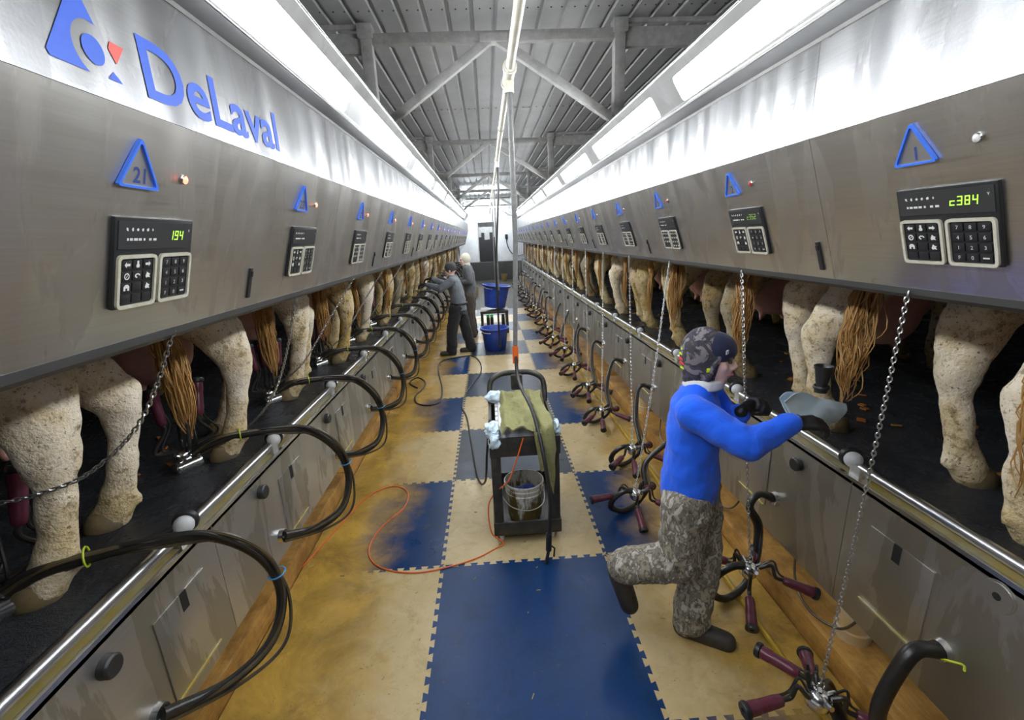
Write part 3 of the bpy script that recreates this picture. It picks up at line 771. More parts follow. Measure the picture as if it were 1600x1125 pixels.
MB().tube(cr([(0, -.04, -.1), (.03, -.05, -.4), (.2, -.06, -.75), (.5, -.05, -.95), (.8, -.03, -.9)]), .018, 8).build('cable', M['black_rubber'], o)
for X in (-1.35, 1.72):
    for i, y in enumerate((20.5, 21.0)):
        o = MB().bx(X-.04, X+.04, y-.04, y+.04, DECK, 2.6, b=.006).build('deck_gate_post', M['galv'])
        tag(o, '%s grey steel post at the far end of the %s deck' % (('first', 'last')[i], 'left' if X < 0 else 'right'), 'post', 'gate posts at the far end')

# ------------------------------------------------------------------ wash pipe and drop hoses
o = empty('wash_pipe', (0, 0, 0), 0, 'white plastic wash pipe running the length of the pit overhead', 'pipe')
def pp(y): return Vector((.196+.004*math.sin(y), y, 2.99+.0015*y))
MB().tube([pp(y) for y in np.linspace(-1.2, 3.05, 8)], .026, 14).build('pipe_length', M['pipe'], o)
MB().tube([pp(y) for y in np.linspace(3.3, 21, 20)], .026, 12).build('pipe_length', M['pipe'], o)
fit = MB(); fit.cyl(pp(3.0), pp(3.36), .036, n=14); fit.cyl(pp(3.02), pp(3.06), .043, n=14); fit.cyl(pp(3.3), pp(3.34), .043, n=14)
fit.cyl(pp(3.18), pp(3.18)-Vector((0, 0, .1)), .03, n=12); fit.build('tee_fitting', M['pipe'], o)
for y in (6.4, 9.3, 12.5): 
    f = MB(); f.cyl(pp(y-.09), pp(y+.09), .034, n=12); f.cyl(pp(y), pp(y)-Vector((0, 0, .09)), .026, n=10); f.build('tee_fitting', M['pipe'], o)
for y in (4.6, 9.1, 13.6): MB().tube([pp(y)+Vector((.03*math.cos(a), 0, .03*math.sin(a))) for a in np.linspace(0, 6.2832, 14)], .004, 6).build('pipe_clip', M['galv'], o)
o = empty('spray_hose', pp(3.18), 0, 'grey drop hose with black spray lance hanging over the cart', 'hose')
top = Vector((0, 0, 0)); w = lambda v: Vector(v)-pp(3.18)
MB().tube([w((.196, 3.18, 2.9)), w((.197, 3.18, 2.0)), w((.165, 3.19, 1.22))], [.017, .017, .016], 12).build('upper_hose', M['hose_grey'], o)
MB().cyl(w((.166, 3.19, 1.25)), w((.164, 3.19, 1.12)), .022, n=12).build('coupling', M['orange'], o)
lo = [(.165, 3.19, 1.2), (.17, 3.12, 1.05), (.185, 2.95, 1.0), (.235, 2.68, .93), (.275, 2.5, .72), (.30, 2.43, .45), (.288, 2.415, .2)]
MB().tube(cr([w(p) for p in lo]), .0125, 10).build('lower_hose', M['black_rubber'], o)
n_ = MB(); n_.cyl(w((.288, 2.415, .22)), w((.282, 2.41, .1)), .019, n=12); n_.cyl(w((.282, 2.41, .1)), w((.262, 2.39, .018)), .011, n=10); n_.build('lance', M['panel_black'], o)
MB().tube([w((.29, 2.41, .14)), w((.32, 2.41, .11)), w((.315, 2.41, .05))], .006, 6).build('trigger', M['panel_black'], o)
for i, (y, xo, zb, m, lab) in enumerate(((6.4, -.09, .55, 'black_rubber', 'thin black drop hose hanging behind the cart handle'), (9.3, .0, .95, 'hose_grey', 'grey drop hose hanging above the tilted blue tub'), (12.5, -.02, .6, 'hose_grey', 'far grey drop hose hanging in the middle of the pit'))):
    o = empty('drop_hose', pp(y), 0, lab, 'hose')
    MB().tube([(0, 0, -.06), (0, 0, -.4), (xo, 0, -1.4), (xo, 0, zb-2.99)], .014, 8).build('hose', M[m], o)
    MB().cyl((xo, 0, zb-2.99), (xo, 0, zb-3.09), .018, n=8).build('nozzle', M['black_rubber'], o)

# ------------------------------------------------------------------ blobs: union of tapered capsules turned into one skin
def capsule(mb, p0, r0_, p1, r1_, n=14):
    p0, p1 = Vector(p0), Vector(p1); z = (p1-p0); L = z.length
    if L < 1e-5: return mb.sphere(p0, r0_, n, 8)
    z.normalize(); pts, rad = [], []
    for a in np.linspace(-90, 0, 5)[:-1]: pts.append(p0+z*(r0_*math.sin(R(a)))); rad.append(max(r0_*math.cos(R(a)), 1e-4))
    for t in np.linspace(0, 1, 4): pts.append(p0.lerp(p1, t)); rad.append(r0_*(1-t)+r1_*t)
    for a in np.linspace(0, 90, 5)[1:]: pts.append(p1+z*(r1_*math.sin(R(a)))); rad.append(max(r1_*math.cos(R(a)), 1e-4))
    mb.tube(pts, rad, n)
def skin(name, prims, voxel, it, mat, parent=None, origin=(0, 0, 0), inflate=0, lump=0, lscale=9):
    mb = MB(); og = Vector(origin)
    for p in prims:
        if p[0] == 'c': capsule(mb, Vector(p[1])-og, p[2]+inflate, Vector(p[3])-og, p[4]+inflate)
        elif p[0] == 'chain':
            for (a, ra), (b, rb) in zip(p[1][:-1], p[1][1:]): capsule(mb, Vector(a)-og, ra+inflate, Vector(b)-og, rb+inflate)
        elif p[0] == 'loft':
            n_ = 20; vs = []; fs = []; ca, sa = math.cos(p[2]), math.sin(p[2])
            for (c_, ra, rb) in p[1]:
                for q in range(n_):
                    an = 2*math.pi*q/n_; a_, b_ = (ra+inflate)*math.cos(an), (rb+inflate)*math.sin(an)
                    vs.append(Vector(c_)-og+Vector((a_*ca-b_*sa, a_*sa+b_*ca, 0)))
            m_ = len(p[1])
            for i_ in range(m_-1):
                for q in range(n_): fs.append((i_*n_+q, i_*n_+(q+1) % n_, (i_+1)*n_+(q+1) % n_, (i_+1)*n_+q))
            fs += [tuple(range(n_))[::-1], tuple((m_-1)*n_+q for q in range(n_))]; mb.add(vs, fs)
        else:
            rr = [x+inflate for x in p[2]]; Mx = T(*(Vector(p[1])-og)) @ (p[3].to_4x4() if len(p) > 3 else Matrix())
            mb.sphere((0, 0, 0), rr, 20, 14, Mx)
    o = mb.build(name, mat, None, False)
    m = o.modifiers.new('r', 'REMESH'); m.mode = 'VOXEL'; m.voxel_size = voxel; m.use_smooth_shade = True
    if it: s = o.modifiers.new('s', 'SMOOTH'); s.factor = .5; s.iterations = it
    dg = bpy.context.evaluated_depsgraph_get(); me = bpy.data.meshes.new_from_object(o.evaluated_get(dg)); me.name = name
    bpy.data.objects.remove(o)
    if lump:
        nn = [v.normal.copy() for v in me.vertices]
        for v, n_ in zip(me.vertices, nn): v.co += n_*(lump*(_noise.noise(v.co*lscale)+.5*_noise.noise(v.co*lscale*2.3)))
    me.polygons.foreach_set('use_smooth', [True]*len(me.polygons))
    return link(name, me, parent)

# ------------------------------------------------------------------ cows
def cow_prims(v):
    P = []
    for s in (-1, 1):
        y = .2*s; fx = .05*v*s; sp = (.0, .02, -.015)[v % 3]*s
        P.append(('chain', [((.05+fx, y, .035), .06), ((.01+fx, y, .12), .064), ((-.02+fx, y, .21), .053), ((-.055+fx, y+sp, .38), .054), ((-.07+fx, y+sp, .52), .084), ((.01, y*1.05, .72), .112), ((.13, y*1.1, .92), .175), ((.12, y*.95, 1.2), .2)]))
        P.append(('c', (-.115+fx, y+sp, .55), .046, (-.09, y, .72), .04))            # hock point and tendon
        P.append(('c', (.02+fx, y, .1), .05, (.09+fx, y, .045), .042))
        P.append(('c', (-.03+fx, y, .1), .034, (-.045+fx, y, .09), .026))
        P.append(('chain', [((1.46, .17*s, .04), .055), ((1.42, .17*s, .14), .052), ((1.42, .17*s, .42), .055), ((1.44, .18*s, .75), .085), ((1.4, .2*s, 1.0), .15)]))
    P.append(('chain', [((.06, 0, 1.2), .27), ((.35, 0, 1.1), .36), ((.85, 0, 1.02), .42), ((1.35, 0, 1.05), .36), ((1.6, 0, 1.15), .24)]))
    P.append(('chain', [((1.55, 0, 1.22), .22), ((1.85, 0, 1.32), .15), ((2.05, 0, 1.38), .13)]))
    P.append(('chain', [((2.05, 0, 1.4), .125), ((2.25, 0, 1.28), .10), ((2.4, 0, 1.16), .085)]))
    for s in (-1, 1): P.append(('c', (2.02, .1*s, 1.45), .035, (2.0, .25*s, 1.46), .03))
    return P
def tail_mb(sweep, seed, rad=.042, cnt=230):
    """tail from the rump, swung sideways by sweep, ending in a switch of long hair"""
    rr = random.Random(seed+5); tl = MB(); bx_ = -.25-abs(sweep)*.1
    core = cr([(-.16, 0, 1.35), (-.23, sweep*.25, 1.2), (bx_*.95, sweep*.8, .98), (bx_, sweep, .8), (bx_, sweep, .7)])
    tl.tube(core, [.035-.018*i/len(core) for i in range(len(core))], 8)
    for i in range(cnt):
        a = rr.uniform(0, 6.283); q = rr.uniform(.2, 1); L = rr.uniform(.14, .4); z0 = rr.uniform(.6, .9)
        ax, ay = rad*q*math.cos(a), rad*q*math.sin(a); wv = rr.uniform(-.03, .03); sx = sweep*(1-.3*max(0, z0-.8)/.18)
        pts = cr([(bx_+ax*.35, sx+ay*.35, z0), (bx_+ax*1.4, sx+ay*1.6+wv, z0-L*.4), (bx_+ax*1.4, sx+ay*1.5-wv, z0-L*.75), (bx_+ax*.6, sx+ay*.6+wv*.5, z0-L)], 3)
        tl.tube(pts, [.0046*(1-.7*j/(len(pts)-1)) for j in range(len(pts))], 4)
    return tl
tails = {sd: [tail_mb(sd*(.44-.06*i), i+(sd+1)).mesh('tail', M['tail']) for i in range(2)] for sd in (-1, 1)}
thin = {sd: [tail_mb(sd*q, 11+i, .018, 90).mesh('tail', M['tail']) for i, q in enumerate((.1, -.2, .3))] for sd in (-1, 1)}
tail_far = tail_mb(.58, 9).mesh('tail', M['tail'])
cows = []
for v in range(2):
    r_ = empty('dairy_cow')
    b = skin('body', cow_prims(v), .018, 4, M['hide'], r_, lump=.009, lscale=10)
    ud = skin('udder', [('e', (.27, .075, .6), (.17, .1, .16)), ('e', (.27, -.075, .6), (.17, .1, .16)), ('e', (.3, 0, .68), (.22, .18, .15))]+
              [('c', (.27+a*.07, bq*.075, .48), .022, (.27+a*.08, bq*.085, .41), .014) for a in (-1, 1) for bq in (-1, 1)], .014, 3, M['udder'], r_)
    ud['label'] = 'pink udder with teats'
    for s in (-1, 1):
        fx = .05*v*s
        for q in (-1, 1):
            h = MB(); h.lathe([(.046, 0), (.05, .012), (.042, .05), (.03, .075), (0, .085)], 10, T(.075+fx, .2*s+q*.028, .0) @ Matrix.Diagonal((1.35, .75, 1, 1)) @ Matrix.Rotation(.0, 4, 'Y'))
            h.build('hoof', M['hoof'], r_)
        for q in (-1, 1):
            h = MB(); h.lathe([(.046, 0), (.05, .012), (.04, .05), (0, .08)], 10, T(1.49, .17*s+q*.028, 0) @ Matrix.Diagonal((1.3, .75, 1, 1))); h.build('hoof', M['hoof'], r_)
    tl = tail_mb(0, v)
    t_ = tl.build('tail', M['tail'], r_); t_['label'] = 'ginger tail with long hair switch'
    cows.append(r_)
hm = ['hide', 'hide2', 'hide3']
def placecow(src, side, k, hidek):
    c_ = copy_tree(src); nm = 'left' if side < 0 else 'right'
    c_.location = (-1.53, 1.55+PITCH*k, DECK) if side < 0 else (1.85, 1.42+PITCH*k+(.06 if k < 0 else 0), DECK)
    jit = random.Random(k*7+side).uniform(-4, 4)
    c_.rotation_euler = (0, 0, R(210+jit*.6) if side < 0 else R(-8+jit*.7))
    c_['label'] = '%s dairy cow standing on the %s deck, %s' % (('cream', 'yellow soiled', 'dark patched')[hidek], nm, nth(max(k, 0)) if k >= 0 else 'cut off by the frame edge')
    c_['category'] = 'cow'; c_['group'] = 'dairy cows along the %s deck' % nm
    for ch in c_.children:
        if ch.name.startswith('tail'): ch.data = tail_far if k < 0 else thin[side][k % 3] if k > 2 else tails[side][(k*k+k//3) % 2]
    if hidek:
        for ch in c_.children:
            if ch.name.startswith('body'):
                ch.material_slots[0].link = 'OBJECT'; ch.material_slots[0].material = M[hm[hidek]]
LH = [0, 0, 0, 1, 0, 1, 2, 1, 1, 0, 1, 1, 1, 2, 1, 1, 0, 1, 1, 1]; RH = [0, 0, 2, 1, 1, 0, 1, 2, 1, 1, 1, 0, 1, 1, 1, 1, 1, 2, 1, 1]
for k in range(0, NST):
    placecow(cows[(k+1) % 2], -1, k, LH[k] if k >= 0 else 0)
for k in range(-1, NST): placecow(cows[(k+2) % 2 if k else 1], 1, k, RH[k] if k >= 0 else 0)
for r_ in cows:
    for ch in list(r_.children): bpy.data.objects.remove(ch)
    bpy.data.objects.remove(r_)

# ------------------------------------------------------------------ milking clusters
def teat_cup(parent, p0, p1, claw, bow, tip=True):
    """shell from p0 (tube end) to p1 (mouth), short tube back to the claw"""
    p0, p1, claw = Vector(p0), Vector(p1), Vector(claw); L = (p1-p0).length
    Mx = along(p0, p1)
    c_ = MB().lathe([(.013, 0), (.021, .008), (.023, .03), (.0245, L*.55), (.0235, L*.62), (.0265, L*.66), (.0265, L*.86), (.022, L*.88)], 14, Mx).build('teat_cup', M['cup'], parent)
    MB().lathe([(.0215, L*.87), (.031, L*.885), (.033, L*.95), (.030, L), (.012, L), (.011, L*.9)], 14, Mx).build('liner_mouth', M['black_rubber'], c_)
    mid = (p0+claw)/2+Vector(bow); d = (p1-p0).normalized()
    path = cr([p0+d*.01, p0-d*.035, mid, claw], 6)
    MB().tube(path, .0095, 8).build('short_tube', M['hose'], c_)
    off = Vector((.012, .014, .004))
    path = cr([p0+d*.05+off*1.2, p0-d*.02+off*1.4, mid+off*1.8, claw+off], 6)
    MB().tube(path, .0055, 6).build('pulse_tube', M['hose'], c_)
def claw_parts(parent, at, z):
    """steel claw bowl with distributor, axis z"""
    z = Vector(z).normalized(); Mx = along(at, Vector(at)+z)
    MB().lathe([(0, -.055), (.025, -.052), (.042, -.035), (.047, -.005), (.047, .004), (.04, .008), (.036, .02), (.02, .03), (0, .032)], 18, Mx).build('claw', M['chrome'], parent)
    k = MB()
    for i in range(4):
        a = R(45+90*i); d = Vector((math.cos(a), math.sin(a), .35)).normalized()
        k.cyl(Mx @ (d*.035), Mx @ (d*.068), .0105, n=8)
    k.build('nipples', M['chrome'], parent)['kind'] = 'stuff'
def chain(name, pts, label, group, link_l=.030, wire=.0032, every=1, parent=None):
    path = cr(pts, 24); cum = [0]
    for a, b in zip(path[:-1], path[1:]): cum.append(cum[-1]+(b-a).length)
    tot = cum[-1]; step = link_l*.78*every; n = int(tot/step); mb = MB(); j = 0
    og = Vector(pts[0])
    for i in range(n+1):
        s = min(i*step, tot-1e-4)
        while j < len(cum)-2 and cum[j+1] < s: j += 1
        t = (s-cum[j])/max(cum[j+1]-cum[j], 1e-6); p = path[j].lerp(path[j+1], t); d = (path[j+1]-path[j]).normalized()
        x = d.orthogonal().normalized(); y = d.cross(x)
        if i % 2: x, y = y, -x
        ring = []
        a_, b_ = link_l*every/2, link_l*.28*(1 if every == 1 else 1)
        for q in range(8):
            an = 2*math.pi*q/8; ring.append(p-og+d*(a_*math.cos(an))+x*(b_*math.sin(an)))
        mb.tube(ring, wire, 5, closed=True)
    o = mb.build(name, M['chain']); o.location = og
    return tag(o, label, 'chain', group)

# --- left side: clusters on the udders, hoses over the rail
def left_cluster():
    r_ = empty('milking_cluster')
    C0 = Vector((0, 0, 0))                      # local origin: claw; world claw at (-1.64, 1.255+P*k, 1.0)
    claw_parts(r_, C0, (.25, .1, 1))
    pail = MB(); pail.lathe([(.0, -.06), (.026, -.06), (.034, -.05), (.034, .04), (.039, .05), (.039, .06), (.0, .06)], 18, frame((.03, -.03, -.045), (0, 0, 1), Vector((.5, .86, 0)).cross(Vector((0, 0, 1))), (.5, .86, 0)))
    pail.build('milk_bowl', M['chrome'], r_)
    for i, (dx, dy) in enumerate(((.045, .07), (.06, .19), (-.08, .02), (-.06, .14))):
        teat_cup(r_, (dx*.75, dy*.75-.02, .17), (dx*.9-.02, dy+.0, .36), C0+Vector((dx*.3, dy*.2, .02)), (dx*.5, (dy-.1)*.9, -.05))
    def rel(x, y, z): return Vector((x+1.64, y-2.22, z-1.0))
    main = [rel(-1.64, 2.22, .97), rel(-1.5, 2.26, 1.04), rel(-1.36, 2.33, 1.05), rel(-1.24, 2.40, 1.035), rel(-1.1, 2.5, .97), rel(-.99, 2.58, .8), rel(-.955, 2.6, .6), rel(-.99, 2.52, .44), rel(-1.08, 2.36, .42), rel(-1.2, 2.2, .49)]
    P_ = cr(main, 8); MB().tube(P_, .021, 10).build('milk_hose', M['hose'], r_)
    for i, (o1, rad, m) in enumerate((((.022, -.012, .02), .0085, 'hose_brown'), ((.004, -.026, .026), .008, 'hose'), ((.03, .01, -.022), .0075, 'hose_brown'))):
        q = [p+Vector(o1)*(1+.5*math.sin(j*1.7+i)) for j, p in enumerate(main)]
        q[0] = main[0]+Vector(o1)*.5; q[-1] = main[-1]+Vector((0, -.012*(i-1), -.03))
        MB().tube(cr(q, 8), rad, 7).build('pulse_hose', M[m], r_)
    for j, m in ((14, 'tie'), (44, 'tie_blue')):
        d = (P_[j+1]-P_[j-1]).normalized(); x = d.orthogonal().normalized(); y = d.cross(x)
        MB().tube([P_[j]+Vector((.01, -.004, .008))+(x*math.cos(a)+y*math.sin(a))*.033 for a in np.linspace(0, 6.2832, 14)], .0035, 5).build('cable_tie', M[m], r_)
    return r_
lc = left_cluster()
for k in range(-1, NST-1):
    o = lc if k == -1 else copy_tree(lc)
    o.location = (-1.64, 2.22+PITCH*k, 1.0); o.rotation_euler = (0, 0, 0)
    tag(o, 'burgundy milking cluster on a left cow udder, hoses over rail, %s' % nth(k+1), 'milking cluster', 'clusters in use on the left side')
    if k > 2: o.location.x += random.uniform(-.02, .02); o.scale = (1, 1, 1+random.uniform(-.03, .03))
    top_ = Vector((-.935, 1.34+.94*(k+1), 1.79)); cl = Vector((-1.64, 2.22+PITCH*k, 1.02))
    pts = [top_, top_.lerp(cl, .3)+Vector((-.0, 0, -.05)), top_.lerp(cl, .62)+Vector((0, -.02, -.11 if k != -1 else -.13)), cl+Vector((.03, 0, .02))]
    if k == -1: pts = [px(270, 520, -.935), px(238, 620, -1.02), px(200, 685, -1.12), px(130, 745, -1.28), px(50, 775, -1.42), px(-20, 790, -1.52)]
    if k == 0: pts = [px(462, 468, -.935), px(446, 560, -1.08), px(428, 615, -1.22), px(400, 655, -1.36), px(362, 682, -1.5), px(318, 690, -1.62)]
    chain('retract_chain', pts, 'slack steel chain from the left cabinet, %s' % nth(k+1), 'chains on the left side', .021, .0027, 1 if k < 5 else 2)

# --- right side: clusters hanging from their chains, hose in a loop to the wall
def right_cluster(cups, loop, sock, tilt=(.1, 0, 1), hr=.0195):
    r_ = empty('milking_cluster')
    claw_parts(r_, (0, 0, 0), tilt)
    MB().tube([Vector((.016*math.cos(a), 0, .055+.022*math.sin(a))) for a in np.linspace(0, 6.2832, 12)][:-1], .0035, 6, closed=True).build('hanging_ring', M['chrome'], r_)
    MB().tube([(0, 0, .03), (0, 0, .04)], .012, 8).build('claw_top', M['chrome'], r_)
    for (d, L, drop, lift) in cups:
        d = Vector(d); e_ = d*L+Vector((0, 0, -drop)); sh = (d*.9+Vector((0, 0, -(drop*2.2+.15)))).normalized()*.165
        teat_cup(r_, e_, e_+sh, d*.05+Vector((0, 0, .012)), (0, 0, lift))
    P_ = cr(loop, 8); MB().tube(P_, hr, 10).build('milk_hose', M['hose'], r_)
    for i, (o1, m) in enumerate((((.024, .006, .008), 'hose_brown'), ((.006, .022, -.02), 'hose'))):
        q = [Vector(p)+Vector(o1)*(1+.4*math.sin(j*1.3+i)) for j, p in enumerate(loop)]; q[0] = Vector(loop[0])+Vector(o1)*.4
        MB().tube(cr(q, 8), .008, 7).build('pulse_hose', M[m], r_)
    return r_
def loop_to(s, rad, dy=.0):
    """from the claw outwards, down round a ring and up to the wall socket s (local)"""
    s = Vector(s)
    return [(0, 0, .0), (-.08, .0, .02), (-.165, .01+dy, -.05), (-.17, .03+dy, -rad*.75), (-.07, .05+dy, -rad), (.05, .09+dy, -rad*.8), (.12, .14+dy, -rad*.3), (.15, .5*s.y+.08, .1), s+Vector((-.15, -.03, -.02)), s+Vector((-.09, -.01, .045)), s+Vector((0, 0, 0))]
cupset = [((-.75, -.66, 0), .15, .02, .035), ((.8, -.5, 0), .16, .02, .04), ((-.15, -.98, 0), .1, .07, .03), ((.75, .6, 0), .13, .03, .03)]
specs = [(1.19, 1.275, .24), (1.285, 1.93, .28), (.965, 2.8, .215), (1.15, 3.47, .22), (1.12, 4.42, .2), (1.155, 5.25, .2), (1.15, 6.15, .2)]
gen = None
for k in range(NST):
    if k < len(specs): cx, cy, cz = specs[k]
    else: cx, cy, cz = 1.16+.03*math.sin(k*2.1), 6.15+PITCH*(k-6), .2+.02*math.sin(k*1.3)
    sy = 1.19+PITCH*k
    at = Vector((cx, cy, cz)); sock = Vector((1.53, sy, .53))-at
    if k < 6 or gen is None:
        rad = .16 if k else .12
        cs = cupset
        if k == 0: cs = [((-.93, -.1, 0), .17, -.03, .06), ((-.35, .5, 0), .12, -.05, .05), ((.8, -.4, 0), .14, .03, .04), ((.4, .8, 0), .12, .02, .04)]
        if k == 1: cs = [((-.35, -.8, 0), .12, .09, .05), ((.85, -.4, 0), .17, .03, .05), ((-.5, .6, 0), .14, .02, .05), ((.6, .75, 0), .13, .03, .05)]
        if k == 2: cs = [((-.95, .1, 0), .17, .02, .05), ((.0, -.7, 0), .07, .1, .03), ((.6, .6, 0), .14, .03, .05), ((.85, -.3, 0), .15, .05, .05)]
        lp = loop_to(sock, cz-.045)
        if k == 0: lp = [(0, 0, 0), (.06, .06, -.02), (.12, .06, -.12), (.14, -.02, -.19), (.16, -.1, -.1), sock+Vector((-.2, -.02, -.22)), sock+Vector((-.155, -.01, -.08)), sock+Vector((-.09, 0, .01)), sock]
        o = right_cluster(cs, lp, sock, hr=.027 if k == 0 else .0195); 
        if k == 5: gen = o
    else: o = copy_tree(gen); o.rotation_euler = (0, 0, random.uniform(-.25, .25))
    o.location = at
    tag(o, 'idle milking cluster hanging by its chain on the right, %s' % nth(k), 'milking cluster', 'idle clusters on the right side')
    chain('retract_chain', [(1.325, 1.36+PITCH*k, 1.79), Vector((1.325, 1.36+PITCH*k, 1.79)).lerp(at, .5)+Vector((.005, 0, -.01)), at+Vector((0, 0, .07))], 'taut steel chain from the right cabinet, %s' % nth(k), 'chains on the right side', .021, .0027, 1 if k < 5 else 2)
o = MB().tube(cr([(1.512, 1.16, .525), (1.49, 1.13, .56), (1.50, 1.09, .585), (1.47, 1.06, .60)]), .004, 6).build('loose_tie', M['tie'])
tag(o, 'lime plastic tie sticking out from the nearest right hose socket', 'cable tie')
o = MB().tube([(1.30+.004*math.sin(y*2), y, .028) for y in np.linspace(-1.3, 19, 40)], .014, 8).build('floor_pipe', M['ycord']); tag(o, 'thin yellow pipe lying along the mats beside the right kerb', 'pipe')
for y in (1.62, 4.5):
    o = MB().lathe([(.075, 0), (.075, .05), (.066, .055), (.066, .19), (.0, .19)], 20, T(1.62, y, .14)).build('drain_stub', M['pvc'])
    tag(o, 'cream plastic pipe stub under the right kerb wall, %s' % ('near the camera' if y < 3 else 'further along'), 'pipe stub')

# ------------------------------------------------------------------ people
def camo(name, cols, sc, stretch=(1, 1, 1), rough=.85, fold=.5):
    t = NT(name); co = t.co('Object', stretch); n = t.noise(co, sc, 3, .55, .8); n2 = t.noise(co, sc*2.3, 3, .6, .5)
    c = t.ramp(n, [(.0, cols[0]), (.44, cols[0]), (.46, cols[1]), (.55, cols[1]), (.57, cols[2]), (1, cols[2])])
    c = t.mix(t.ramp(n2, [(.56, 0), (.6, .8)]), c, cols[3])
    t.set(c, rough); t.bump(t.math('ADD', t.noise(co, sc*.9, 2), t.math('MULTIPLY', n2, .3)), fold, .03); return t.m
def cloth(name, col, fold=.5, fs=9, var=.15):
    t = NT(name); co = t.co('Object', (1, 1, .55)); n = t.noise(co, fs, 3, .5, .6); f = t.noise(t.co('Object'), 160, 2)
    t.set(t.mix(n, tuple(a*(1-var) for a in col), tuple(min(1, a*(1+var)) for a in col)), .9); t.b.inputs['Sheen Weight'].default_value = .15
    t.bump(t.math('ADD', n, t.math('MULTIPLY', f, .05)), fold, .035); return t.m
M['skin'] = pm('skin', (.78, .52, .43), .5, 0, .08, 12)
M['lips'] = pm('lips', (.5, .2, .18), .45, 0, .05)
M['eye'] = pm('eye', (.05, .035, .025), .2, 0, .1)
M['glove'] = pm('black_glove', (.012, .012, .014), .45, 0, .3, 30, .3, 90)
M['fleece'] = cloth('blue_fleece', (.009, .125, .92), .55, 7, .1)
M['camo_pants'] = camo('leaf_camouflage_trousers', [(.33, .29, .22), (.18, .165, .135), (.45, .415, .36), (.08, .076, .072)], 27, (1, 1, .6), .85, .6)
M['camo_hood'] = camo('grey_camouflage_hood', [(.09, .075, .085), (.05, .045, .06), (.2, .18, .19), (.025, .025, .045)], 14, (1, 1, 1), .9, .15)
M['boot'] = pm('dark_boot', (.025, .024, .024), .6, 0, .4, 20, .2, 60, (.08, .06, .04), .5, 9)
M['navy'] = cloth('navy_cap', (.012, .014, .05), .2); M['white_cloth'] = cloth('white_collar', (.7, .7, .72), .2)
M['neon'] = emis('neon_print', (.6, 1, .05), .0); M['neon'].node_tree.nodes['Principled BSDF'].inputs['Base Color'].default_value = (.62, .85, .03, 1)
M['neonred'] = pm('red_print', (.75, .06, .05), .7)
M['grey_sweat'] = cloth('grey_sweatshirt', (.17, .19, .22), .5, 9); M['black_trs'] = cloth('black_waterproof_trousers', (.018, .018, .02), .5, 9)
M['grey_beanie'] = cloth('charcoal_beanie', (.05, .05, .055), .3, 30); M['grey2'] = cloth('dark_grey_sweatshirt', (.11, .115, .125), .5, 9)
M['cream_hood'] = cloth('cream_hood', (.62, .6, .48), .3); M['brown_trs'] = cloth('brown_trousers', (.07, .055, .045), .5, 9)

def hand_prims(wrist, d, pn, curl, thumb=1, s=1.0):
    """wrist point, finger direction d, palm normal pn (towards the palm side), curl degrees, thumb side +-1"""
    d = Vector(d).normalized(); pn = Vector(pn); pn = (pn-d*pn.dot(d)).normalized(); w = d.cross(pn)*thumb
    W = Vector(wrist); P = []
    for i in range(4):
        o = (i-1.5)*.0185*s; k0 = W+d*.088*s-w*o; P.append(('c', W+d*.012*s-w*o*.7, .0125*s, k0, .0115*s))
        L = (.042, .046, .043, .034)[i]*s; ang = 0; p = k0; dd = d
        for j in range(3):
            ang += R(curl*(.7, 1.0, .7)[j]); dd = d*math.cos(ang)+pn*math.sin(ang)
            q = p+dd*L*(1, .68, .52)[j]; P.append(('c', p, (.0098, .009, .0083)[j]*s, q, (.009, .0083, .0072)[j]*s)); p = q
    b = W+d*.025*s+w*.026*s; m = b+(d*.55+w*.65+pn*.45).normalized()*.042*s; t_ = m+(d*.75+w*.05+pn*.65).normalized()*.034*s
    P += [('c', W+d*.01*s+w*.012*s, .014*s, b, .0125*s), ('c', b, .012*s, m, .0105*s), ('c', m, .0103*s, t_, .0085*s)]
    return P
def head_prims(c_, f, s=1.0, ears=True):
    f = Vector(f).normalized(); sd = Vector((0, 0, 1)).cross(f).normalized(); u = f.cross(sd); c_ = Vector(c_)
    rot = Matrix(((f.x, sd.x, u.x), (f.y, sd.y, u.y), (f.z, sd.z, u.z)))
    g = lambda a, b, z: c_+f*a*s+sd*b*s+u*z*s
    P = [('e', g(-.012, 0, .022), (.097*s, .077*s, .098*s), rot), ('e', g(.03, 0, -.035), (.062*s, .06*s, .075*s), rot),
         ('c', g(.055, .022, -.085), .022*s, g(.055, -.022, -.085), .022*s), ('c', g(.062, 0, -.088), .018*s, g(.065, 0, -.095), .016*s),
         ('chain', [(g(.086, 0, .012), .009*s), (g(.103, 0, -.018), .012*s), (g(.098, 0, -.026), .012*s)]),
         ('c', g(.095, .012, -.028), .008*s, g(.095, -.012, -.028), .008*s),
         ('c', g(.08, .03, .026), .013*s, g(.08, -.03, .026), .013*s), ('c', g(.085, .014, -.058), .009*s, g(.085, -.014, -.058), .009*s),
         ('e', g(.055, .04, -.02), (.026*s, .02*s, .026*s), rot), ('e', g(.055, -.04, -.02), (.026*s, .02*s, .026*s), rot)]
    if ears:
        for q in (-1, 1): P.append(('e', g(-.008, q*.079, -.008), (.018*s, .009*s, .03*s), rot))
    return P, g, rot
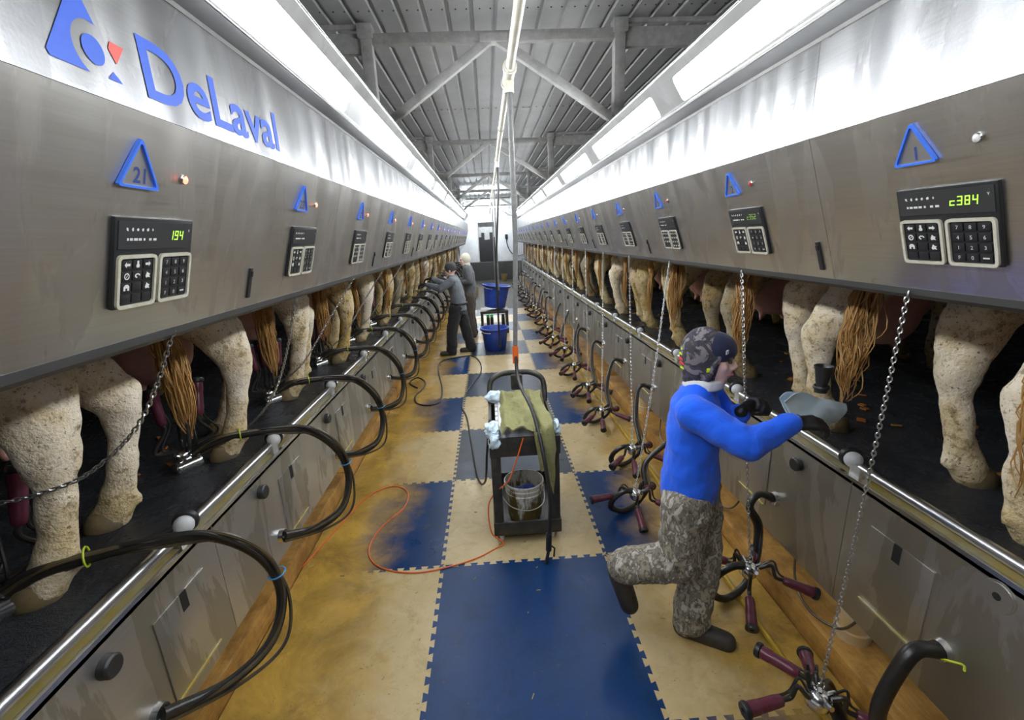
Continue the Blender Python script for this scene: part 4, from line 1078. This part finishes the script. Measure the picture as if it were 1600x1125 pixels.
def face_bits(parent, g, og, s=1.0):
    for q in (-1, 1):
        o = MB().sphere((0, 0, 0), (.008*s, .012*s, .007*s), 10, 8).build('eye', M['eye'], parent); o.location = g(.083, q*.032, .006)-og
        b = MB().tube(cr([g(.088, q*.014, .022)-og, g(.089, q*.032, .028)-og, g(.078, q*.05, .022)-og]), .0042*s, 6).build('eyebrow', M['eye'], parent)
    m = MB(); m.tube(cr([g(.078, .026, -.058)-og, g(.093, .01, -.055)-og, g(.094, 0, -.057)-og, g(.093, -.01, -.055)-og, g(.078, -.026, -.058)-og]), [.003]+[.0058]*23+[.003], 6)
    m.build('lips', M['lips'], parent)

def person(name, label, J, S, torso, yaw, fdir, hands, wear, voxel=.011):
    og = Vector((J['base'][0], J['base'][1], 0)); e = empty(name, og, 0, label, 'person')
    hp, g, rot = head_prims(J['head'], fdir, S.get('head', 1), S.get('ears', True))
    arms = {q: [(J['sh'+q], .05), (J['el'+q], .040), (J['wr'+q], .027)] for q in 'LR'}
    legs = {q: [(J['hip'+q], .085), (J['kn'+q], .058), (J['an'+q], .042)] for q in 'LR'}
    feet = {q: [(J['an'+q], .045), (J['he'+q], .04), (J['to'+q], .034)] for q in 'LR'}
    core = [(c_, a*.86, b*.86) for c_, a, b in torso]
    hnd = {q: hand_prims(J['wr'+q], *hands[q]) for q in 'LR'}
    body = hp+[('loft', core, yaw), ('c', torso[-1][0], .05, Vector(J['head'])-Vector((0, 0, .06)), .048)]+[('chain', arms[q]) for q in 'LR']+[('chain', legs[q]) for q in 'LR']+[('chain', feet[q]) for q in 'LR']+hnd['L']+hnd['R']
    skin('body', body, .0075 if voxel > .009 else .007, 2, M['skin'], e, og)
    face_bits(e, g, og, S.get('head', 1))
    sl = S.get('sleeve', .018)
    jk = [('loft', torso, yaw)]+[('chain', [(a, r_+sl) for a, r_ in arms[q][:2]]+[(Vector(arms[q][1][0]).lerp(Vector(arms[q][2][0]), .97), .027+sl*.75)]) for q in 'LR']
    skin('jacket', jk, voxel, 3, M[wear['jacket']], e, og, lump=.009, lscale=11)
    tr = S.get('trouser', .022); px_ = torso[0]
    pel = [((px_[0][0], px_[0][1], px_[0][2]-.07), px_[1]*.86, px_[2]*.9), (px_[0], px_[1]*.92, px_[2]*.93), ((px_[0][0], px_[0][1], px_[0][2]+.08), px_[1]*.9, px_[2]*.9)]
    skin('trousers', [('loft', pel, yaw)]+[('chain', [(a, r_+tr*(1, 1.1, 1.5)[i]) for i, (a, r_) in enumerate(legs[q])]) for q in 'LR'], voxel, 3, M[wear['trousers']], e, og, lump=.011, lscale=13)
    for q in 'LR': skin('boot', [('chain', [(a, r_+.014) for a, r_ in feet[q]])], .009, 2, M['boot'], e, og)
    if wear.get('glove'):
        for q in 'LR':
            w0 = Vector(J['wr'+q]); d = (w0-Vector(J['el'+q])).normalized()
            skin('glove', hnd[q]+[('c', w0-d*.03, .03, w0+d*.02, .027)], .0055, 1, M['glove'], e, og, .003)
    return e, g, rot, og

# the boy in the blue fleece: local frame a forward, b to his left
BC = Vector((.94, 1.83, 0)); bf = Vector((.875, -.484, 0)); bl = Vector((.484, .875, 0)); byaw = math.atan2(bf.y, bf.x)
def bw(a, b, z): return BC+bf*a+bl*b+Vector((0, 0, z))
JL = dict(head=(.0, 0, 1.475), shR=(-.045, -.155, 1.275), elR=(.165, -.215, 1.19), wrR=(.315, -.09, 1.255), shL=(-.03, .155, 1.28), elL=(.10, .21, 1.10), wrL=(.135, .10, 1.20),
          hipR=(-.055, -.075, .80), knR=(-.06, -.10, .50), anR=(-.31, -.12, .40), heR=(-.35, -.12, .35), toR=(-.29, -.12, .17),
          hipL=(-.03, .075, .80), knL=(.03, .04, .46), anL=(.0, -.02, .11), heL=(-.03, -.02, .045), toL=(.17, -.03, .04))
J = {k: bw(*v) for k, v in JL.items()}; J['base'] = BC
torso = [(bw(-.05, 0, .80), .128, .165), (bw(-.05, 0, .9), .13, .162), (bw(-.05, 0, 1.05), .118, .158), (bw(-.045, 0, 1.17), .12, .168), (bw(-.05, 0, 1.26), .108, .17), (bw(-.045, 0, 1.325), .078, .115), (bw(-.02, 0, 1.385), .07, .072)]
fd = bf-bl*.12-Vector((0, 0, .06))
boy, g, rot, og = person('person', 'boy in bright blue fleece and camouflage trousers striding along the right rail', J, dict(head=.98, ears=False, sleeve=.026, trouser=.034),
    torso, byaw, fd, {'R': (bf+bl*.35+Vector((0, 0, .05)), (0, .3, -1), 38, 1), 'L': (bf*.6-bl*.1+Vector((0, 0, .75)), bf*.5-bl*.7-Vector((0, 0, .3)), 62, 1)}, dict(jacket='fleece', trousers='camo_pants', glove=True))
hs = .98
hood = skin('hood', [('e', g(-.034, 0, .022), (.098, .094, .115), rot), ('e', g(-.03, 0, -.03), (.092, .088, .10), rot), ('c', g(-.035, 0, -.09), .075, g(-.01, 0, -.105), .06),
                     ('chain', [(g(.012, .074, -.07), .016), (g(.03, .07, -.01), .014), (g(.045, .056, .05), .014), (g(.055, .02, .085), .015), (g(.055, -.02, .085), .015), (g(.045, -.056, .05), .014), (g(.03, -.07, -.01), .014), (g(.012, -.074, -.07), .016)])], .008, 2, M['camo_hood'], boy, og)
skin('cap', [('e', g(.012, 0, .048), (.088, .078, .075), rot), ('c', g(.085, .03, .045), .012, g(.085, -.03, .045), .012)], .008, 1, M['navy'], boy, og)
t_ = MB().box((0, 0, 0), (.022, .003, .018), b=.001).build('cap_tag', M['white_cloth'], boy); t_.location = g(.07, -.064, .055)-og; t_.rotation_euler = (0, 0, .6)
for i in range(5):
    a = R(200+0*i); p = g(-.107+.006*abs(i-1.5), -.058, .035-.021*i)
    b = MB().box((0, 0, 0), (.045, .006, .011), b=.002).build('print_bar', M['neonred'] if i in (2, 3) else M['neon'], boy); b.location = p-og; b.rotation_euler = (0, .25, -1.05)
b = MB().box((0, 0, 0), (.02, .005, .018), b=.002).build('print_bar', M['neon'], boy); b.location = g(.012, -.083, -.03)-og
col = skin('collar', [('loft', [(bw(-.025, 0, 1.345), .088, .088), (bw(-.015, 0, 1.392), .084, .08)], byaw)], .009, 1, M['white_cloth'], boy, og)

# the worker with the grey beanie
J = dict(base=(-.58, 7.97), head=(-.665, 7.96, 1.505), shL=(-.63, 7.76, 1.335), elL=(-.83, 7.74, 1.215), wrL=(-1.06, 7.83, 1.285),
         shR=(-.60, 8.16, 1.335), elR=(-.79, 8.2, 1.25), wrR=(-1.0, 8.1, 1.36),
         hipL=(-.60, 7.88, .84), knL=(-.70, 7.86, .47), anL=(-.73, 7.87, .1), heL=(-.70, 7.87, .05), toL=(-.9, 7.85, .045),
         hipR=(-.55, 8.06, .84), knR=(-.47, 8.07, .46), anR=(-.39, 8.07, .1), heR=(-.36, 8.07, .05), toR=(-.56, 8.06, .045))
torso = [((-.55, 7.97, .80), .125, .17), ((-.555, 7.97, .95), .13, .17), ((-.575, 7.97, 1.12), .13, .18), ((-.60, 7.97, 1.26), .125, .2), ((-.61, 7.97, 1.34), .1, .19), ((-.63, 7.97, 1.4), .07, .1), ((-.645, 7.965, 1.43), .06, .065)]
man, g, rot, og = person('person', 'worker in charcoal beanie and grey sweatshirt reaching to a left cow', J, dict(sleeve=.024, trouser=.035), torso, math.pi, (-1, .1, -.1),
    {'L': ((-1, .2, .1), (0, .2, -1), 30, 1), 'R': ((-1, 0, .0), (0, -.2, -1), 35, -1)}, dict(jacket='grey_sweat', trousers='black_trs', glove=True), .013)
skin('beanie', [('e', g(-.02, 0, .045), (.105, .092, .098), rot), ('c', g(-.01, 0, .03), .093, g(-.015, 0, .04), .093)], .01, 2, M['grey_beanie'], man, og)
MB().tube([Vector((-.552+.143*math.cos(a), 7.97+.185*math.sin(a), .93))-og for a in np.linspace(0, 6.2832, 28)][:-1], .014, 8, closed=True).build('belt', M['black_rubber'], man)
# the worker in the cream hood
J = dict(base=(-.40, 9.35), head=(-.47, 9.34, 1.60), shL=(-.42, 9.14, 1.43), elL=(-.36, 9.08, 1.18), wrL=(-.56, 9.16, 1.18), shR=(-.40, 9.54, 1.43), elR=(-.42, 9.6, 1.18), wrR=(-.62, 9.46, 1.2),
         hipL=(-.42, 9.25, .88), knL=(-.44, 9.25, .48), anL=(-.40, 9.25, .1), heL=(-.37, 9.25, .05), toL=(-.56, 9.24, .045), hipR=(-.4, 9.44, .88), knR=(-.42, 9.45, .48), anR=(-.38, 9.46, .1), heR=(-.35, 9.46, .05), toR=(-.54, 9.47, .045))
torso = [((-.40, 9.35, .90), .13, .17), ((-.40, 9.35, 1.05), .13, .175), ((-.405, 9.35, 1.2), .13, .185), ((-.41, 9.35, 1.35), .125, .2), ((-.42, 9.35, 1.43), .1, .18), ((-.44, 9.345, 1.5), .07, .09), ((-.45, 9.34, 1.53), .06, .065)]
man2, g, rot, og = person('person', 'worker in a cream hood and dark grey sweatshirt standing behind the other', J, dict(sleeve=.026, trouser=.035, ears=False), torso, math.pi, (-1, -.3, -.05),
    {'L': ((-1, .3, .1), (0, 0, -1), 40, 1), 'R': ((-1, -.3, .0), (0, 0, -1), 40, -1)}, dict(jacket='grey2', trousers='brown_trs', glove=True), .013)
skin('hood', [('e', g(-.03, 0, .025), (.105, .097, .12), rot), ('c', g(-.03, 0, -.09), .085, g(-.02, 0, -.12), .08)], .01, 2, M['cream_hood'], man2, og)

# ------------------------------------------------------------------ sheets of cloth
def sheet_of(fn, nu, nv, th, name, mat, parent=None, origin=(0, 0, 0)):
    og = Vector(origin); A = [[Vector(fn(i/nu, j/nv))-og for j in range(nv+1)] for i in range(nu+1)]; vs = []; N = {}
    def nrm(i, j):
        a = A[min(i+1, nu)][j]-A[max(i-1, 0)][j]; b = A[i][min(j+1, nv)]-A[i][max(j-1, 0)]; n_ = a.cross(b)
        return n_.normalized() if n_.length > 1e-9 else Vector((0, 0, 1))
    w_ = nv+1
    for lay in (1, -1):
        for i in range(nu+1):
            for j in range(nv+1): vs.append(A[i][j]+nrm(i, j)*th*.5*lay)
    o_ = (nu+1)*w_; fs = []
    for i in range(nu):
        for j in range(nv):
            a, b, c_, d = i*w_+j, (i+1)*w_+j, (i+1)*w_+j+1, i*w_+j+1; fs += [(a, b, c_, d), (o_+d, o_+c_, o_+b, o_+a)]
    rim = [(i*w_, (i+1)*w_) for i in range(nu)]+[(nu*w_+j, nu*w_+j+1) for j in range(nv)]+[((i+1)*w_+nv, i*w_+nv) for i in range(nu)][::-1]+[(j+1, j) for j in range(nv)][::-1]
    for a, b in rim: fs.append((b, a, o_+a, o_+b))
    return MB().add(vs, fs).build(name, mat, parent, True, 80)
from mathutils import noise as mn
def nz(p, s=1): return mn.noise(Vector(p)*s)
def wipe(u, v):
    # gathered at the hand, fanning out over the forearm side
    a = py(1226, 628, 1.80).lerp(py(1243, 660, 1.80), v); b = py(1268, 604, 1.86).lerp(py(1278, 668, 1.84), v); c_ = py(1322, 634, 1.92).lerp(py(1306, 662, 1.90), v)
    p = (a*(1-u)+b*u).lerp(b*(1-u)+c_*u, u); 
    return p+Vector((.0, .02*math.sin(v*5+u*3), .012*math.sin(u*7+v*6)))+Vector((0, .015*nz((u*3, v*3, 1)), .01*nz((u*4, v*4, 5))))
wo = py(1275, 635, 1.86)
o = empty('udder_cloth', wo, 0, 'pale blue wiping cloth held out in the boy\'s gloved right hand', 'cloth')
sheet_of(wipe, 18, 14, .004, 'front_fold', M['blue_rag'], o, wo)
sheet_of(lambda u, v: wipe(u, v*.9+.08)+Vector((.01, .05+.02*math.sin(u*6), -.004)), 16, 12, .004, 'back_fold', M['blue_rag'], o, wo)
cp = py(1283, 606, 1.88)
o = empty('dip_cup', cp, 0, 'black dip cup held upright above the blue cloth', 'cup')
MB().lathe([(0, -.02), (.026, -.02), (.028, .0), (.022, .015), (.026, .03), (.034, .085), (.040, .105), (.036, .106), (.03, .085), (.0, .05)], 20).build('cup_body', M['panel_black'], o)
MB().lathe([(.031, -.004), (.034, .004), (.031, .012), (.027, .012), (.027, -.004)], 20).build('cup_collar', M['black_rubber'], o)

# ------------------------------------------------------------------ cart and what is on it
cx0, cx1, cy0, cy1 = -.058, .398, 2.60, 3.28
co_ = Vector(((cx0+cx1)/2, (cy0+cy1)/2, .014))
cart = empty('utility_cart', co_, 0, 'black plastic two-shelf utility cart in the middle of the mats', 'cart')
def lb(x0, x1, y0, y1, z0, z1, name, mat='black_plastic', b=.01, par=None):
    return MB().bx(x0-co_.x, x1-co_.x, y0-co_.y, y1-co_.y, z0-co_.z, z1-co_.z, b=b).build(name, M[mat], par or cart)
for nm, z0, zr in (('top_tray', .665, .795), ('lower_tray', .085, .185)):
    tr_ = lb(cx0, cx1, cy0, cy1, z0, z0+.02, nm)
    for (a, b, c_, d) in ((cx0, cx1, cy0, cy0+.022), (cx0, cx1, cy1-.022, cy1), (cx0, cx0+.022, cy0+.02, cy1-.02), (cx1-.022, cx1, cy0+.02, cy1-.02)): lb(a, b, c_, d, z0+.01, zr, 'rim', b=.008, par=tr_)
for x in (cx0+.005, cx1-.07):
    for y in (cy0+.01, cy1-.075): lb(x, x+.065, y, y+.065, .17, .68, 'post', b=.015)
hy = cy1+.01
hpts = cr([(cx0+.02, cy1-.03, .78), (cx0+.015, hy, .87), (cx0+.035, hy+.03, .955), (cx0+.12, hy+.04, 1.0), ((cx0+cx1)/2, hy+.04, 1.005), (cx1-.12, hy+.04, 1.0), (cx1-.035, hy+.03, .955), (cx1-.015, hy, .87), (cx1-.02, cy1-.03, .78)])
MB().tube([Vector(p)-co_ for p in hpts], .021, 12).build('handle', M['black_plastic'], cart)
lb((cx0+cx1)/2-.045, (cx0+cx1)/2+.045, hy-.02, hy+.07, .88, 1.0, 'handle_holder', b=.012)
for x in (cx0+.05, cx1-.06):
    for y in (cy0+.06, cy1-.07):
        c_ = MB(); c_.bx(x-.02-co_.x, x+.02-co_.x, y-.022-co_.y, y+.022-co_.y, .05-co_.z, .09-co_.z, b=.004); f_ = c_.build('caster', M['galv'], cart)
        MB().lathe([(0, -.013), (.03, -.013), (.034, -.008), (.034, .008), (.03, .013), (0, .013)], 18, frame((x-co_.x, y-co_.y, .034), (0, 1, 0), (0, 0, 1), (1, 0, 0))).build('wheel', M['white_plastic'], f_)
# bucket on the lower shelf
def dirtyw():
    t = NT('dirty_white_bucket'); w_ = t.co('Object'); n_ = t.noise(t.co('Object', (1, 1, .35)), 16, 6, .7); z = t.sep(w_)[2]
    m_ = t.math('ADD', n_, t.math('MULTIPLY', t.math('SUBTRACT', .16, z), 1.1)); c_ = t.mix(t.ramp(m_, [(.43, 0), (.55, 1)]), (.62, .6, .54), (.12, .085, .02))
    c_ = t.mix(t.ramp(t.noise(w_, 30, 4, .7), [(.6, 0), (.68, .8)]), c_, (.05, .04, .02)); t.set(c_, .45); return t.m
bk = empty('bucket', (.165, 2.79, .106), 0, 'dung-splashed white bucket on the lower shelf of the cart', 'bucket')
MB().lathe([(0, 0), (.108, 0), (.112, .008), (.124, .2), (.131, .203), (.131, .213), (.125, .217), (.126, .238), (.134, .241), (.134, .25), (.128, .253), (.129, .272), (.138, .274), (.138, .286), (.13, .288), (.128, .27), (.118, .03), (0, .03)], 30).build('pail', dirtyw(), bk)
for a, b, r_ in ((.03, .02, .05), (-.04, .0, .045), (.0, -.05, .04)): MB().sphere((a, b, .19), (r_*1.2, r_, .04), 10, 8).build('blue_contents', M['blue_tub'], bk)
MB().tube(cr([(-.135, 0, .262), (-.16, -.06, .22), (-.1, -.13, .16), (.02, -.145, .13), (.12, -.11, .16), (.135, -.02, .25)]), .0035, 6).build('bail', M['galv'], bk)
# crate of folded wipes under the towel
cr_ = empty('wipe_crate', (.16, 2.93, .686), 0, 'white crate of wipes in the top tray beneath the green towel', 'crate')
MB().bx(-.15, .15, -.26, .22, 0, .17, b=.02).build('crate', M['white_cloth'], cr_)
for i in range(5): MB().bx(-.17, -.145, -.2+i*.085, -.135+i*.085, .02, .15, b=.008).build('slat', M['white_cloth'], cr_)
def towel_m():
    t = NT('soiled_green_towel'); w_ = t.co('Object'); n_ = t.noise(w_, 9, 5, .65); f_ = t.noise(w_, 55, 4, .75)
    c_ = t.mix(n_, (.21, .2, .07), (.36, .35, .17)); c_ = t.mix(t.ramp(f_, [(.6, 0), (.68, .8)]), c_, (.07, .07, .03)); t.set(c_, .95); t.bump(t.math('ADD', f_, t.noise(w_, 14, 3)), .6, .02); return t.m
def towel(u, v):
    x = .025+.335*u; L = v*1.0
    front = 2.575; top = .90; k = .42 if u < .62 else .42+.55*min(1, (u-.62)/.15)
    s = v*(.56+.30*(k-.42)/.55)
    if s < .06: p = Vector((x, 3.17, top-.05+s*.9))
    elif s < .56: p = Vector((x+.012*(s-.06), 3.17-(s-.06)*1.18, top+.006-(s-.06)*.07))
    else: p = Vector((x-.05*(s-.56), front-.012*math.sin((s-.56)*12), top-.03-(s-.56)*1.02))
    wv = Vector((.022*nz((u*4, v*5, 2)), .022*nz((u*5, v*4, 7)), .036*nz((u*4.5, v*4.5, 4))+.014*nz((u*11, v*11, 6))+.014*math.sin(u*13+v*3)*v))
    ed = max(0, abs(u-.5)-.42)*.5
    return p+wv-Vector((0, 0, ed+(.0 if u < .92 else (u-.92)*1.6)))
tw = sheet_of(towel, 34, 52, .009, 'towel', towel_m(), None, (.19, 2.9, .85)); tw.location = (.19, 2.9, .85)
tag(tw, 'soiled yellow-green towel draped over the top tray of the cart', 'towel')
def rag(loc, r_, seed, label):
    rr = random.Random(seed); mb = MB().sphere((0, 0, 0), 1, 26, 18)
    for v in mb.v:
        n_ = Vector(v); k = .75+.34*nz(n_*1.7+Vector((seed, 0, 0)))+.22*abs(nz(n_*3.6+Vector((0, seed, 0)))); v.x, v.y, v.z = n_.x*k*r_[0], n_.y*k*r_[1], n_.z*k*r_[2]
    o = mb.build('rag', M['blue_rag']); o.location = loc; tag(o, label, 'rag', 'blue rags on the cart'); return o
rag((-.035, 2.68, .825), (.065, .09, .06), 3, 'crumpled pale blue rag hanging over the front left corner of the cart')
rag((-.02, 2.62, .775), (.05, .055, .07), 9, 'pale blue rag drooping down the front of the cart tray')
rag((.0, 3.14, .885), (.085, .06, .05), 5, 'pale blue rag at the rear left of the cart by the handle')
rag((.385, 2.72, .80), (.04, .09, .055), 12, 'pale blue rag tucked at the right edge of the cart')

# ------------------------------------------------------------------ tubs, trolley, bottles, pails, cords
def tub(loc, tilt, label, sc=1):
    o = empty('tub', loc, 0, label, 'tub', 'blue tubs'); o.rotation_euler = tilt
    MB().lathe([(0, 0), (.185*sc, 0), (.195*sc, .01), (.238*sc, .38*sc), (.262*sc, .385*sc), (.272*sc, .40*sc), (.268*sc, .415*sc), (.25*sc, .417*sc), (.236*sc, .40*sc), (.185*sc, .02), (0, .02)], 32).build('shell', M['blue_tub'], o)
    MB().tube(cr([(-.262*sc, 0, .39*sc), (-.2*sc, -.2*sc, .36*sc), (-.08*sc, -.27*sc, .355*sc)]), .006, 6).build('handle', M['galv'], o)
tub((.055, 8.12, .014), (0, 0, 0), 'blue round tub standing on the mats behind the cart')
tr = empty('low_trolley', (.08, 9.75, .014), 0, 'low black trolley carrying the tilted blue tub', 'trolley')
MB().bx(-.3, .3, -.26, .3, .44, .50, b=.015).build('top', M['black_plastic'], tr); MB().bx(-.3, .3, -.3, .3, .10, .15, b=.012).build('shelf', M['black_plastic'], tr)
for x in (-.27, .27):
    for y in (-.23, .27): MB().bx(x-.025, x+.025, y-.025, y+.025, .03, .46, b=.006).build('leg', M['black_plastic'], tr); MB().sphere((x, y, .032), .032, 10, 8).build('wheel', M['black_rubber'], tr)
tub((.10, 9.76, .56), (0, R(7), 0), 'blue round tub tilted on top of the low black trolley', 1.15)
for i, (x, y) in enumerate(((-.06, 9.48), (.02, 9.47), (.26, 9.49))):
    b = empty('bottle', (x, y, .164), 0, ('left', 'middle', 'right')[i]+' of three dark bottles on the shelf of the low trolley', 'bottle', 'bottles on the trolley')
    MB().lathe([(0, 0), (.034, 0), (.036, .01), (.036, .2), (.03, .225), (.02, .235), (.0, .235)], 14).build('flask', M['bottle'], b)
    MB().lathe([(.032, .226), (.034, .24), (.034, .275), (.03, .28), (0, .28)], 14).build('cap', M['green_cap'] if i < 2 else M['bottle'], b)
for i, (p, lab) in enumerate(((pz(742, 463, 0), 'dirty yellow bucket on the floor behind the cream-hooded worker'), (pz(788, 439, 0), 'far yellow bucket on the dark floor at the end of the pit'))):
    b = empty('bucket', (p.x, min(p.y, 21.5), .0), 0, lab, 'bucket', 'yellow buckets')
    MB().lathe([(0, 0), (.12, 0), (.15, .31), (.16, .312), (.16, .33), (.148, .33), (.118, .02), (0, .02)], 20).build('pail', M['yellow_bucket'], b)
    MB().tube(cr([(-.155, 0, .32), (-.1, -.12, .26), (0, -.165, .23), (.1, -.12, .26), (.155, 0, .32)]), .004, 6).build('bail', M['galv'], b)
def floor_path(pts, z): return [pz(x, y, z) for x, y in pts]
oc = floor_path([(340, 1118), (372, 1060), (412, 990), (446, 915), (487, 870), (530, 822), (572, 778), (612, 760), (636, 768), (632, 792), (598, 822), (578, 852), (580, 875), (604, 890), (650, 895), (700, 886), (745, 872), (776, 856)], .019)
oc += [Vector((.0, 2.58, .05)), Vector((-.075, 2.6, .12)), Vector((-.085, 2.64, .3)), Vector((-.02, 2.62, .42)), Vector((.05, 2.585, .5)), Vector((.1, 2.58, .62)), Vector((.16, 2.585, .8))]
o = MB().tube(cr(oc, 8), .0048, 7).build('extension_cord', M['orange']); tag(o, 'orange extension cord looping over the mats to the cart', 'cord')
bh = floor_path([(652, 606), (640, 598), (652, 590), (664, 596), (662, 606), (650, 618), (652, 630), (672, 633), (688, 626), (691, 606), (685, 580), (688, 566), (706, 560), (736, 556), (750, 566), (751, 582), (741, 596), (728, 615), (722, 636), (730, 655)], .024)
bh += [Vector((-.2, 3.55, .03)), Vector((-.12, 3.2, .15)), Vector((-.085, 3.0, .5)), Vector((-.05, 2.9, .8))]
o = MB().tube(cr(bh, 8), .009, 7).build('floor_hose', M['black_rubber']); tag(o, 'black hose curling over the mats behind the worker to the cart', 'hose')

for i in range(3):
    y = 1.75+PITCH*i
    o = MB().tube(cr([(1.575, y-.22, .34), (1.535, y-.15, .2), (1.50, y, .165), (1.535, y+.16, .2), (1.575, y+.24, .34)]), .006, 7).build('sagging_cable', M['hose_brown'])
    tag(o, 'thin brown cable sagging under the right kerb wall, %s' % nth(i), 'cable', 'cables under the right wall')
mb = MB(); rr = random.Random(21)
for i in range(60):
    x, y = rr.uniform(-1.2, 1.4), rr.uniform(1.1, 5); L = rr.uniform(.008, .028)
    mb.box((0, 0, 0), (L, .004, .003), T(x, y, .0165) @ Matrix.Rotation(rr.uniform(0, 3.1), 4, 'Z'))
o = mb.build('straw_bits', pm('straw_bits', (.5, .45, .12), .8, 0, .5, 9, 0, 60, (.12, .09, .03), .7, 3, 'World')); tag(o, 'tiny bits of straw and dung scattered over the mats', 'debris', kind='stuff')
